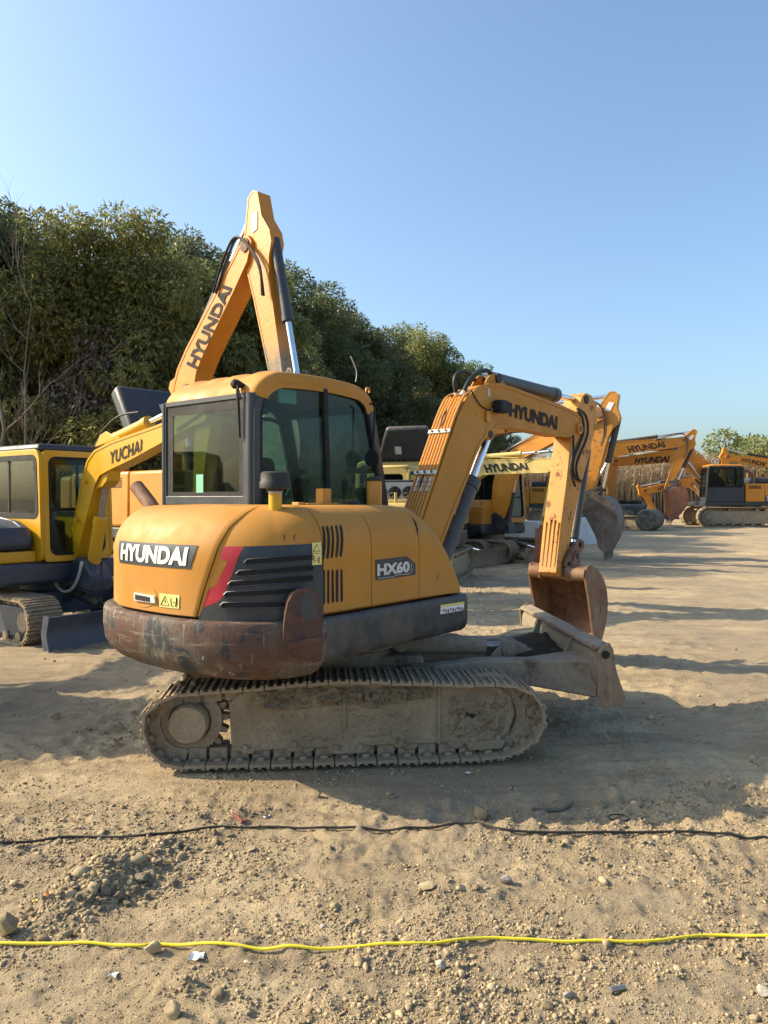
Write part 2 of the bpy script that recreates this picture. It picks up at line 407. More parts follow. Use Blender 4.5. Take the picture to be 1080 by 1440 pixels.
def inner(poly, d):
    """polygon offset inwards by d (counter-clockwise or clockwise alike)"""
    P = [Vector((p[0], p[1])) for p in poly]; n = len(P)
    area = sum(P[i].x*P[(i+1) % n].y-P[(i+1) % n].x*P[i].y for i in range(n)); sg = 1 if area > 0 else -1; out = []
    for i in range(n):
        e0 = (P[i]-P[i-1]).normalized(); e1 = (P[(i+1) % n]-P[i]).normalized()
        n0 = Vector((-e0.y, e0.x))*sg; n1 = Vector((-e1.y, e1.x))*sg; b = n0+n1
        if b.length < 1e-4: b = n0
        b.normalize(); k = max(.35, b.dot(n0)); out.append(tuple(P[i]+b*(d/k)))
    return out
def ring(mb, outer, inn, fn, a, b):
    """frame between two outlines with the same number of points"""
    n = len(outer); vs = []
    for t in (a, b):
        vs += [fn(p[0], p[1], t) for p in outer]+[fn(p[0], p[1], t) for p in inn]
    fs = []
    for i in range(n):
        j = (i+1) % n
        fs += [(i, j, n+j, n+i), (2*n+i, 3*n+i, 3*n+j, 2*n+j), (i, 2*n+i, 2*n+j, j), (n+i, n+j, 3*n+j, 3*n+i)]
    return mb.add(vs, fs)

# value noise shared by the ground sheet and whatever lies on it
_H = np.random.default_rng(3).random((256, 256))
def vnoise(x, y):
    x = np.asarray(x, float); y = np.asarray(y, float)
    xi = np.floor(x).astype(int); yi = np.floor(y).astype(int); fx = x-xi; fy = y-yi
    fx = fx*fx*(3-2*fx); fy = fy*fy*(3-2*fy); g = lambda a, b: _H[a % 256, b % 256]
    return (g(xi, yi)*(1-fx)+g(xi+1, yi)*fx)*(1-fy)+(g(xi, yi+1)*(1-fx)+g(xi+1, yi+1)*fx)*fy
def fbm(x, y, o=4, rough=.55):
    t = 0; a = 1; s = 0
    for k in range(o): t = t+a*vnoise(x*2**k+17.3*k, y*2**k+9.1*k); s += a; a *= rough
    return t/s
def gh(x, y):
    """ground height"""
    x = np.asarray(x, float); y = np.asarray(y, float)
    z = .10*(fbm(x*.35+40, y*.35+12, 3)-.5)+.055*(fbm(x*1.6+5, y*2.6+31, 4)-.5)
    cl = fbm(x*9+3, y*9+7, 4, .6); z = z+.09*np.maximum(cl-.50, 0)*fbm(x*1.1+60, y*1.1, 2)*2
    z = z+.024*(fbm(x*22, y*22, 3, .7)-.5)
    z = z+.022*(fbm(x*.7+9, y*7+2, 3)-.5)
    v = y+.10*np.sin(x*.55+1)+.06*x; u_ = x-.06*y
    rt = fbm(v*5.5+3, u_*.22+8, 3, .6); z = z+.045*(np.abs(rt-.5)*2)*fbm(x*.5+70, y*.5+3, 2)-.012
    v2 = y*.96-.28*x+.05*np.sin(x*.8); tr = fbm(v2*3.1+33, x*.15+2, 2); z = z+.03*(tr-.5)
    cl2 = fbm(x*4.5+13, y*6+27, 4, .62); z = z+.055*np.maximum(cl2-.55, 0)
    m = np.exp(-((x+1.25-(y-3.45)*.28)/.16)**2-((y-3.42)/.34)**2)
    z = z+m*(.05+.10*fbm(x*13, y*13, 3, .6))
    m = np.exp(-((x-.05)/.5)**2-((y-2.9)/.12)**2); z = z+.03*m*fbm(x*15, y*15, 3, .6)
    pr = np.exp(-((x+2.1)/.55)**2-((y-5.3)/.35)**2); z = z+pr*.05*np.abs(np.mod((x*.75+y*.66)*6.5, 1)-.5)
    pr = np.exp(-np.maximum(np.abs(x-3.2)-1.7, 0)**2/.1-((y-7.7-.12*x)/.24)**2)+np.exp(-np.maximum(np.abs(x-1.9)-1.6, 0)**2/.1-((y-4.05+.10*x)/.2)**2); z = z+pr*.035*np.abs(np.mod((x*.97-y*.12)*7.4, 1)-.5)
    fl = np.exp(-np.maximum(np.abs(x+.2)-1.3, 0)**2/.06-np.maximum(np.abs(y-5.8)-1.15, 0)**2/.06)
    return z*(1-.8*fl)-.012*fl
def ghs(x, y): return float(gh(np.array([x]), np.array([y]))[0])

# ------------------------------------------------------------------ ground
def spaced(lo, hi, step, grow, near0, near1):
    out = [near0]
    while out[-1] < near1: out.append(out[-1]+step)
    s = step; r_ = out[-1]
    while r_ < hi: s = min(s*grow, 60); r_ += s; out.append(r_)
    s = step; l_ = near0; pre = []
    while l_ > lo: s = min(s*grow, 60); l_ -= s; pre.append(l_)
    return np.array(pre[::-1]+out)
xs = spaced(-700, 700, .013, 1.035, -1.75, 1.75)
ys = [2.25]
while ys[-1] < 14: ys.append(ys[-1]+.0048*ys[-1])
s_ = .07
while ys[-1] < 1500: s_ *= 1.05; ys.append(ys[-1]+s_)
s_ = .05; pre = []; l_ = 2.25
while l_ > -60: s_ *= 1.15; l_ -= s_; pre.append(l_)
ys = np.array(pre[::-1]+ys)
GX, GY = np.meshgrid(xs, ys, indexing='ij'); GZ = gh(GX, GY)
far = np.clip((np.hypot(GX, GY)-60)/60, 0, 1); GZ = GZ*(1-far)
nx, ny = len(xs), len(ys)
me = bpy.data.meshes.new('ground')
idx = np.arange(nx*ny).reshape(nx, ny)
fq = np.stack([idx[:-1, :-1], idx[1:, :-1], idx[1:, 1:], idx[:-1, 1:]], -1).reshape(-1, 4)
def fastmesh(me, v, f):
    n = f.shape[1]; me.vertices.add(len(v)); me.vertices.foreach_set('co', np.ascontiguousarray(v, np.float32).ravel())
    me.loops.add(f.size); me.loops.foreach_set('vertex_index', f.ravel().astype(np.int32))
    me.polygons.add(len(f)); me.polygons.foreach_set('loop_start', np.arange(0, f.size, n, dtype=np.int32))
    me.polygons.foreach_set('loop_total', np.full(len(f), n, np.int32)); me.update(calc_edges=True)
fastmesh(me, np.stack([GX, GY, GZ], -1).reshape(-1, 3), fq)
me.polygons.foreach_set('use_smooth', [True]*len(me.polygons)); me.materials.append(M['ground'])
tag(link('ground', me), 'dry rutted tan soil of the machine yard', None, kind='structure')

# ------------------------------------------------------------------ trees
def leaves_mesh(name, blobs, per, L, W, mat, droop=.6, seed=0):
    g = np.random.default_rng(seed); P = []; D = []
    for (c, rad) in blobs:
        n = int(per*rad*rad); d = g.normal(size=(n, 3)); d /= np.linalg.norm(d, axis=1)[:, None]
        q = rad*(.45+.55*g.random(n)**.45); P.append(np.array(c)+d*q[:, None]*np.array([1, 1, .82])); D.append(d)
    P = np.concatenate(P); D = np.concatenate(D); n = len(P)
    ax = D*.8+g.normal(size=(n, 3))*.55+np.array([0, 0, -droop]); ax /= np.linalg.norm(ax, axis=1)[:, None]
    sd_ = np.cross(ax, g.normal(size=(n, 3))); sd_ /= np.linalg.norm(sd_, axis=1)[:, None]
    l = (L*(.6+.8*g.random(n)))[:, None]; w_ = (W*(.6+.8*g.random(n)))[:, None]
    v = np.stack([P, P+ax*l*.5+sd_*w_*.5, P+ax*l, P+ax*l*.5-sd_*w_*.5], 1).reshape(-1, 3)
    me = bpy.data.meshes.new(name); fastmesh(me, v, np.arange(4*n).reshape(-1, 4)); me.materials.append(mat); return me
def crown_blobs(seed, h0, h1, wid, n):
    """boughs: a few big masses, each made of rounded tufts with gaps between them"""
    g = np.random.default_rng(seed); out = []; nb = 9
    for k in range(nb):
        t = k/(nb-1); a = k*2.4+g.random(); q = wid*(.62 if t < .75 else .30)*(.7+.6*g.random())
        c = np.array([q*math.cos(a), q*math.sin(a), h0+.7+(h1-h0-1.5)*t]); rad = (1.25-.35*t)*(.8+.4*g.random())
        for j in range(n//nb):
            d = g.normal(size=3); d /= np.linalg.norm(d); d[2] = d[2]*.8+.1
            out.append((tuple(c+d*rad*(.75+.35*g.random())), .30+.34*g.random()))
    for k in range(n//4):
        t = g.random(); a = g.random()*6.283; out.append(((wid*.4*math.cos(a), wid*.4*math.sin(a), h0+.4+(h1-h0-1.6)*t), .75))
    return out
def trunk_mb(seed, h, r0, lean=.25, limbs=7):
    g = random.Random(seed); b = MB(); pts = []; x = y = 0
    for k in range(8):
        pts.append((x, y, h*k/7)); x += g.uniform(-1, 1)*lean*.35; y += g.uniform(-1, 1)*lean*.35
    b.tube(pts, [r0*(1-.8*k/7) for k in range(8)], 8)
    for k in range(limbs):
        i = g.randint(2, 5); p = Vector(pts[i]); a = g.random()*6.283; L = g.uniform(.7, 1.7)
        d = Vector((math.cos(a), math.sin(a), g.uniform(.5, 1.1)))
        b.tube([p, p+d*L*.5+Vector((0, 0, .1)), p+d*L+Vector((0, 0, .3))], [r0*.4, r0*.25, r0*.08], 5)
    return b
CR = [leaves_mesh('crown', crown_blobs(s, 1.9, 9.0, 2.3, 117), 1500, .14, .05, M['leaf'], .6, s) for s in (11, 12, 13, 14)]
CR += [leaves_mesh('crown', crown_blobs(s, 1.9, 9.0, 2.2, 108), 1350, .145, .05, M['leaf2'], .7, s) for s in (21, 22)]
TR = [trunk_mb(s, 6.2, .15).mesh('trunk', M['bark']) for s in (1, 2, 3)]
def tree(px, d, k, var, label, group, tr, sz=None, rot=None):
    x = (px-540)/F*d; o = empty('evergreen_tree', (x, d, ghs(x, d) if d < 60 else 0), rot if rot is not None else random.random()*6.28, label, 'tree', group)
    o.scale = (sz or k, sz or k, k)
    link('trunk', TR[tr % 3], o); link('crown', CR[var], o); return o
TG = 'evergreen trees along the edge of the yard'
front = [(-70, 19.0, 1.05, 0, 'evergreen tree cut by the left edge of the picture'),
         (10, 20.5, 1.08, 1, 'evergreen tree above the yellow cab, standing behind the leafless trees'),
         (95, 19.0, .93, 4, 'olive green tree between the leafless trees and the withered shrub'),
         (140, 22.5, 1.0, 2, 'evergreen tree rising behind the brown withered shrub'),
         (212, 19.3, .95, 4, 'sunlit olive tree with the highest rounded crown left of the raised boom'),
         (275, 22.5, 1.06, 3, 'evergreen tree just left of the lettered raised boom'),
         (335, 22.8, .98, 5, 'evergreen tree directly behind the raised boom'),
         (390, 27.5, 1.08, 1, 'evergreen tree behind the raised arm and its cylinder'),
         (440, 28.5, 1.04, 2, 'evergreen tree just right of the raised arm'),
         (490, 32, 1.08, 3, 'evergreen tree above the middle of the yellow cab roof'),
         (538, 33.5, .98, 0, 'evergreen tree above the front corner of the cab roof'),
         (580, 37.5, 1.12, 5, 'pale olive tree between the cab and the pipe-backed boom'),
         (622, 39, 1.03, 1, 'evergreen tree above the dark raised hood, third from the right end of the row'),
         (654, 43, 1.03, 3, 'evergreen tree second from the right end of the row, left of the boom knee'),
         (684, 47, .86, 2, 'evergreen tree at the right end of the row, ending at the boom knee')]
for i, (px, d, k, v, lab) in enumerate(front): tree(px, d, k, v, lab, TG, i)
for i, (px, d) in enumerate([(60, 25), (185, 26), (245, 27), (305, 28.5), (360, 31), (412, 34), (460, 36), (510, 39), (555, 42), (600, 45), (640, 49), (668, 54)]):
    tree(px, d, .9+.06*math.sin(i*2.1), i % 4, 'evergreen tree of the second row, mostly hidden behind the front row', 'second row of evergreen trees', i+1)
# undergrowth at the foot of the row
UB = leaves_mesh('foliage', [((g_[0], g_[1], g_[2]), g_[3]) for g_ in [(0, 0, .7, .8), (.7, .2, .6, .7), (-.7, -.1, .6, .7), (.2, .5, 1.2, .6), (-.3, -.2, 1.4, .5), (.4, -.4, .9, .6)]], 900, .15, .06, M['leaf'], .3, 31)
for i, (px, d, k) in enumerate([(-20, 18.5, 1.2), (40, 18.6, 1.0), (95, 19.5, 1.1), (140, 18.8, 1.35), (190, 19.8, 1.4), (240, 20.8, 1.3), (300, 22.4, 1.5), (395, 26, 1.5), (455, 29, 1.4), (515, 32, 1.6), (560, 34.5, 1.5), (605, 37, 1.7), (640, 40, 1.5)]):
    x = (px-540)/F*d; o = link('undergrowth_bush', UB); o.location = (x, d, ghs(x, d)); o.scale = (k*1.1, k, k*1.1); o.rotation_euler = (0, 0, i*1.3)
    tag(o, 'low dark green bush at the foot of the evergreen trees', 'bush', 'bushes under the tree row')
# withered shrub and a bright olive shrub among the trunks
x, d = (150-540)/F*18.3, 18.3
o = empty('withered_shrub', (x, d, 0), .4, 'tall brown withered shrub hanging with dead leaves between the green trees', 'shrub')
trunk_mb(9, 5.2, .06, .5, 12).build('stem', M['deadwood'], o)
g = np.random.default_rng(5)
link('dead_foliage', leaves_mesh('dead_foliage', [((g.normal()*.45, g.normal()*.45, z), .35+.3*g.random()) for z in np.linspace(2.2, 5.3, 24)], 900, .13, .055, M['deadleaf'], 1.2, 6), o)
x, d = (212-540)/F*18.2, 18.2
o = empty('olive_shrub', (x, d, 0), .4, 'slender bush with bright olive leaves left of the raised boom', 'shrub')
trunk_mb(19, 5.0, .05, .5, 9).build('stem', M['bark'], o)
link('foliage', leaves_mesh('foliage', [((g.normal()*.5, g.normal()*.4, z), .3+.25*g.random()) for z in np.linspace(2.4, 5.2, 16)], 700, .17, .07, M['leaf2'], .8, 7), o)
# bare trees on the left
def bare(seed, h, r0, spread, n):
    g = random.Random(seed); tr = MB(); tw = MB(); pts = []; x = y = 0
    for k in range(9): pts.append(Vector((x, y, h*k/8))); x += g.uniform(-.14, .14)*spread; y += g.uniform(-.14, .14)*spread
    tr.tube(pts, [max(.012, r0*(1-.85*k/8)) for k in range(9)], 7)
    def br(p, d, L, r, lev):
        q = [p]
        for k in range(4): d = (d+Vector((g.uniform(-.25, .25), g.uniform(-.25, .25), g.uniform(-.02, .25)))).normalized(); q.append(q[-1]+d*L/4)
        tw.tube(q, [r, r*.8, r*.6, r*.45, r*.25], 4)
        if lev < 2:
            for k in range(4): br(q[g.randint(1, 4)], (d+Vector((g.uniform(-.8, .8), g.uniform(-.8, .8), g.uniform(-.1, .6)))).normalized(), L*.55, r*.5, lev+1)
    for k in range(n):
        a = g.random()*6.283; br(pts[g.randint(1, 8)], Vector((math.cos(a), math.sin(a), g.uniform(.5, 1.4))).normalized(), g.uniform(.8, 1.8), r0*.28, 0)
    return tr, tw
for i, (px, d, h, r0, lab) in enumerate([(6, 16.5, 5.0, .085, 'bare grey tree at the left edge with a pale forked trunk'),
                                         (44, 17.0, 6.0, .05, 'thin leafless tree with curved twigs, just right of the bare tree at the left edge'),
                                         (118, 17.6, 5.0, .04, 'slender leafless sapling leaning in front of the withered shrub'),
                                         (22, 17.8, 6.6, .05, 'leafless slender tree between the two others at the left edge')]):
    x = (px-540)/F*d; o = empty('bare_tree', (x, d, ghs(x, d)), i*1.7, lab, 'tree', 'leafless trees by the evergreen row')
    a, b = bare(40+i, h, r0, 2.2 if i == 2 else 1.3, 8); a.build('trunk', M['deadwood'], o); b.build('crown', M['deadwood'], o)
# trees behind the right end of the yard
RT = leaves_mesh('crown', [((g.normal()*2.3, g.normal()*1.5, 2.9+g.normal()*1.25), .75+.6*g.random()) for k in range(60)], 420, .30, .14, M['leaf2'], .4, 51)
RT2 = leaves_mesh('crown', [((g.normal()*2.6, g.normal()*1.2, 2.2+g.normal()*.9), .7+.5*g.random()) for k in range(50)], 420, .30, .14, M['leaf'], .4, 52)
for px, d, k, me_, lab in [(1062, 66, 1.18, RT, 'round green tree at the right edge behind the farthest excavator arm'), (1150, 70, 1.1, RT, 'green tree beyond the right edge tree'),
                          (918, 76, 1.1, RT2, 'low dark green tree behind the dry reeds'), (1250, 72, 1.2, RT2, 'dark tree far to the right of the yard')]:
    x = (px-540)/F*d; o = empty('broadleaf_tree', (x, d, 0), px*.01, lab, 'tree', 'far trees on the right'); o.scale = (k, k, k)
    link('trunk', TR[1], o).scale = (1.2, 1.2, .4); link('crown', me_, o)
# dry reeds
def reeds(name, x0, x1, y0, y1, n, hmin, hmax, seed):
    g = np.random.default_rng(seed); P = np.stack([g.uniform(x0, x1, n), g.uniform(y0, y1, n), np.zeros(n)], 1)
    h = g.uniform(hmin, hmax, n)*(.75+.5*vnoise(P[:, 0]*.8, P[:, 1]*.5)); lean = g.normal(size=(n, 2))*.10
    a = g.random(n)*3.14; sx = np.stack([np.cos(a), np.sin(a), np.zeros(n)], 1)*.022
    top = P+np.stack([lean[:, 0]*h, lean[:, 1]*h, h], 1); mid = P+np.stack([lean[:, 0]*h*.35, lean[:, 1]*h*.35, h*.55], 1)
    pl = top+np.stack([lean[:, 0]*h+g.normal(size=n)*.12, lean[:, 1]*h, .25*np.ones(n)], 1)
    v = np.stack([P-sx, P+sx, mid+sx, mid-sx, mid-sx, mid+sx, top+sx*.6, top-sx*.6, top-sx*.6, top+sx*.6, pl+sx*2.2, pl-sx*2.2], 1).reshape(-1, 3)
    lf = P+(mid-P)*g.uniform(.5, 1.6, n)[:, None]; dl = np.stack([g.normal(size=n)*.35, g.normal(size=n)*.35, g.uniform(-.1, .35, n)], 1)
    v2 = np.stack([lf, lf+dl*.5+sx*.8, lf+dl, lf+dl*.5-sx*.8], 1).reshape(-1, 3); v = np.concatenate([v, v2])
    me = bpy.data.meshes.new(name); fastmesh(me, v, np.arange(len(v)).reshape(-1, 4)); me.materials.append(M['reed'])
    return tag(link(name, me), 'tall pale dry reeds growing behind the yard', None, kind='stuff')
reeds('dry_reeds', 8, 42, 60, 70, 16000, 3.1, 4.5, 8)

# ------------------------------------------------------------------ tracks, shared by all machines
def shoe_mesh(pitch, width, mat, name='track_shoe', ribs=3, t=.018, gh_=.012):
    b = MB(); h = pitch/2-.004; W = width/2
    b.box(-h, h, -W, W, -t, 0)
    for k in range(ribs):
        x = (-h+.012)+(2*h-.024)*k/(ribs-1) if ribs > 1 else 0
        b.box(x-.010, x+.010, -W+.004, W-.004, -.002, gh_)
    for sg in (1, -1):
        b.box(-h*.86, h*.86, sg*W*.24 if sg > 0 else -W*.42, sg*W*.42 if sg > 0 else -W*.24, -t-.072, -t+.002); b.box(-h*.35, h*.35, sg*W*.45 if sg > 0 else -W*.62, sg*W*.62 if sg > 0 else -W*.45, -t-.016, -t+.002)
    return b.mesh(name, mat, 0)
def resample(path, n):
    P = np.array(path); P = np.vstack([P, P[:1]]); L = np.concatenate([[0], np.cumsum(np.linalg.norm(np.diff(P, axis=0), axis=1))])
    out = []
    for k in range(n):
        q = L[-1]*k/n
        def at(q): q = q % L[-1]; return np.array([np.interp(q, L, P[:, 0]), np.interp(q, L, P[:, 1])])
        p = at(q); d = at(q+.02)-at(q-.02); d /= np.linalg.norm(d); out.append((p, d))
    return out, L[-1]
def add_track(parent, path, rr, side, T, pitch, shoe_me, mats, jitter=.003, seed=0):
    """one crawler: path is the outer outline (t, z), rr its middle line; T(t, rr, z) -> machine axes"""
    g = random.Random(seed); n0 = resample(path, 10)[1]/pitch; n = int(round(n0)); pts, L = resample(path, n)
    ch = MB()
    fine, _ = resample(path, 120)
    for off in (-.02, .02):
        ch.grid(lambda i, j: T(*(lambda p, d, q: (p[0]+d[1]*q[1], rr+off+q[0], p[1]-d[0]*q[1]))(fine[i][0], fine[i][1], [(-.02, .05), (.02, .05), (.02, .10), (-.02, .10), (-.02, .05)][j])), range(120), range(5), closed=True)
    chain = ch.build('track_chain', mats[0], parent)
    for (p, d) in pts:
        jz = g.uniform(-jitter, jitter); q = (p[0]+d[1]*(.024+jz), p[1]-d[0]*(.024+jz))
        o = Vector(T(q[0], rr, q[1])); x = (Vector(T(q[0]+d[0], rr, q[1]+d[1]))-o).normalized()
        z = (Vector(T(q[0]-d[1], rr, q[1]+d[0]))-o).normalized(); y = z.cross(x)
        m = Matrix((x, y, z)).transposed().to_4x4(); m.translation = o
        link('track_shoe', shoe_me, chain, m @ Matrix.Rotation(g.uniform(-.02, .02), 4, 'Y'))
    return chain
def gear(mb, c, r, teeth, T, rr0, rr1, depth=.045):
    poly = []
    for k in range(teeth):
        for a, q in ((0, r), (.28, r), (.42, r-depth), (.86, r-depth)):
            an = 2*math.pi*(k+a)/teeth; poly.append((c[0]+q*math.cos(an), c[1]+q*math.sin(an)))
    mb.prism(poly, lambda p, q, t: T(p, t, q), rr0, rr1)
def disc(mb, T, c, rr0, rr1, prof, seg=36):
    """turned disc about an axis across the track: prof of (fraction, radius)"""
    mb.grid(lambda i, a: T(c[0]+prof[i][1]*math.cos(a), rr0+(rr1-rr0)*prof[i][0], c[1]+prof[i][1]*math.sin(a)), range(len(prof)), [2*math.pi*k/seg for k in range(seg+1)])
def lump_strip(T, pts, rr, amp, seed, n=120, m=15):
    """caked mud: a lumpy skin between a lower and an upper line, standing off the plate at rr"""
    lo, hi = pts; P = np.array(lo); Q = np.array(hi); b = MB(); o = seed*13.7
    def f(i, j):
        a = i/(n-1); c = j/(m-1)
        t0 = np.interp(a, np.linspace(0, 1, len(P)), P[:, 0]); z0 = np.interp(a, np.linspace(0, 1, len(P)), P[:, 1])
        t1 = np.interp(a, np.linspace(0, 1, len(Q)), Q[:, 0]); z1 = np.interp(a, np.linspace(0, 1, len(Q)), Q[:, 1])
        t, z = t0+(t1-t0)*c, z0+(z1-z0)*c; e = min(1, 4*c*(1-c)*1.6)*min(1, 8*a*(1-a))
        h = amp*(abs(2*float(fbm(np.array([t*17+o]), np.array([z*19]), 5, .68)[0])-1)*3.0+.10)*e-.012*(1-e)
        return T(t, rr+h, z)
    return b.grid(f, range(n), range(m))

# ------------------------------------------------------------------ the wheelless digger in front: machine axes and undercarriage
E = Frame((-.351, 5.816), 50.1); TR_ = Frame((-.351, 5.816), 4.9)
ex = empty('excavator', (-.351, 5.816, 0), R(50.1), 'yellow mini excavator in the centre, muddy tracks, brown scuffed counterweight and raised dozer blade', 'excavator')
dph = R(4.9-50.1); cd, sd_ = math.cos(dph), math.sin(dph)
def TK(t, rr, z): return Vector((t*cd+rr*sd_, t*sd_-rr*cd, z))
def tz(px, py, rr): q = TR_.side(px, py, rr); return (q.x, q.z)
PATH = [(-1.253, .31), (-1.225, .39), (-1.15, .455), (-1.03, .508), (-.89, .52), (-.587, .537), (-.345, .555), (-.097, .572), (.1, .572), (.374, .557), (.756, .54), (1.05, .53), (1.17, .505),
        (1.275, .44), (1.33, .34), (1.335, .25), (1.275, .13), (1.15, .045), (1.0, .006), (.756, 0), (.247, 0), (-.097, 0), (-.587, 0), (-.95, 0), (-1.08, .02), (-1.18, .09), (-1.235, .19)]
PATHS = [tuple(p) for p in spline([(a, b, 0) for a, b in PATH], 4, True)]; PATHS = [(p[0], p[1]) for p in PATHS]
SHOE = shoe_mesh(.134, .40, M['mudtrack'])
for sg in (1, -1):
    add_track(ex, PATHS, .76*sg, sg, TK, .134, SHOE, (M['mudtrack'],), seed=sg+5)
    fr = MB(); ins, outw = (.62, .865)
    poly = [tz(*p, .86) for p in [(322, 990), (326, 1056), (352, 1057), (400, 1053), (428, 1053), (458, 1051), (520, 1049), (556, 1047), (590, 1046), (655, 1043), (700, 1041), (716, 1028), (724, 1003), (719, 980), (702, 966), (640, 962), (480, 960), (400, 966), (335, 975)]]
    fr.prism(poly, lambda p, q, t: TK(p, t*sg, q), ins, outw)
    frame = fr.build('track_frame', M['mud'], ex, bevel=.008)
    ft = MB()
    for pl in ([(460, 1049), (466, 1060), (515, 1058), (521, 1048)], [(652, 1042), (660, 1055), (705, 1052), (712, 1039)], [(338, 1050), (340, 1060), (357, 1059), (360, 1051)], [(402, 1050), (404, 1057), (424, 1056), (428, 1049)], [(552, 1045), (556, 1051), (570, 1050), (574, 1045)]):
        ft = MB(); ft.prism([tz(*p, .86) for p in pl], lambda p, q, t: TK(p, t*sg, q), .70, .875)
        ft.build('bracket', M['mud'], frame, bevel=.006)
    bo = MB()
    for p in [(345, 1050), (413, 1045), (563, 1042), (472, 1050), (506, 1048), (664, 1038), (700, 1036)]:
        c = tz(*p, .865); bo = MB(); bo.cyl(TK(c[0], .86*sg, c[1]), TK(c[0], .893*sg, c[1]), .018, 6)
        bo.build('bolt', M['mud'], frame)
    sm = MB()
    a, c = tz(617, 965, .865), tz(617, 1046, .865); sm.box(-.009, .009, -.012, .012, c[1], a[1], Matrix.Translation(TK(a[0], .868*sg, 0)) @ Matrix.Rotation(dph, 4, 'Z'))
    sm.build('rib', M['mud'], frame, bevel=.004); sm = MB()
    a, c = tz(484, 975, .865), tz(484, 1026, .865); sm.box(-.011, .011, -.01, .012, c[1], a[1], Matrix.Translation(TK(a[0], .868*sg, 0)) @ Matrix.Rotation(dph, 4, 'Z'))
    a, c = tz(468, 999, .865), tz(502, 998, .865); sm.box(a[0], c[0], -.006, .01, a[1]-.008, a[1]+.006, Matrix.Translation(TK(0, .868*sg, 0)) @ Matrix.Rotation(dph, 4, 'Z'))
    sm.build('rib', M['mud'], frame, bevel=.004)
    hl = MB(); hl.prism([tz(*p, .866) for p in [(640, 1004), (644, 1006), (660, 1007), (664, 1010), (668, 1006), (675, 1004), (674, 1001), (664, 1002), (656, 1000), (650, 1003)]], lambda p, q, t: TK(p, t*sg, q), .80, .8735)
    hl.build('slot', M['black'], frame)
    mu = lump_strip(lambda t, rr, z: TK(t, rr*sg, z), ([(-.66, .36), (-.3, .34), (.05, .37), (.2, .33), (.5, .40), (.62, .39)], [(-.70, .47), (-.3, .50), (0, .505), (.3, .495), (.5, .49), (.62, .48)]), .862, .045, 3)
    mu.build('caked_mud', M['mud'], frame)
    mu = lump_strip(lambda t, rr, z: TK(t, rr*sg, z), ([(.66, .10), (.8, .08), (1.0, .08), (1.10, .16)], [(.66, .47), (.8, .485), (1.0, .48), (1.12, .42)]), .860, .022, 8, 60, 44)
    mu.build('caked_mud', M['mud'], frame)
    mu = lump_strip(lambda t, rr, z: TK(t, rr*sg, z), ([(-.66, .11), (0, .12), (.62, .11)], [(-.66, .36), (0, .36), (.62, .40)]), .858, .013, 11, 120, 30)
    mu.build('caked_mud', M['mud'], frame)
    sp = MB(); c = (-.955, .285); gear(sp, c, .245, 17, lambda t, rr, z: TK(t, rr, z), .72*sg, .80*sg)
    disc(sp, TK, c, .80*sg, .865*sg, [(0, .20), (.35, .20), (.4, .20), (.6, .135)])
    spk = sp.build('sprocket', M['mudtrack'], ex)
    hb = MB(); disc(hb, TK, c, .80*sg, .93*sg, [(0, .125), (.85, .122), (1, .11), (1.0, .0)]); hb.build('hub', M['mud'], spk)
    idl = MB(); c = (.985, .275); disc(idl, TK, c, .69*sg, .83*sg, [(0, 0), (0, .235), (.3, .235), (.32, .262), (.68, .262), (.7, .235), (1, .235), (1, .17), (.8, .16), (.8, 0)])
    idl.build('idler', M['mudtrack'], ex)
    for t in (-.55, -.22, .12, .45, .75):
        ro = MB(); disc(ro, TK, (t, .135), .66*sg, .86*sg, [(0, 0), (0, .06), (.15, .075), (.85, .075), (1, .06), (1, 0)], 18); ro.build('track_roller', M['mudtrack'], ex)
    cr = MB(); disc(cr, TK, (.05, .46), .68*sg, .84*sg, [(0, 0), (0, .045), (1, .045), (1, 0)], 16); cr.build('carrier_roller', M['mudtrack'], ex)
ca = MB()
for (t0, t1, r0, r1, z0, z1) in ((-.42, .42, -.66, .66, .30, .50), (-.6, .62, -.30, .30, .36, .56)):
    ca.add([TK(t, rr, z) for t in (t0, t1) for rr in (r0, r1) for z in (z0, z1)], [(0, 1, 3, 2), (4, 6, 7, 5), (0, 4, 5, 1), (2, 3, 7, 6), (0, 2, 6, 4), (1, 5, 7, 3)])
ca.build('car_body', M['mudblade'], ex, bevel=.03)
tt = MB(); tt.lathe((0, 0, .5), (0, 0, 1), [(0, .40), (.10, .42), (.12, .47), (.20, .47)], 40); tt.build('slew_ring', M['mudtrack'], ex)

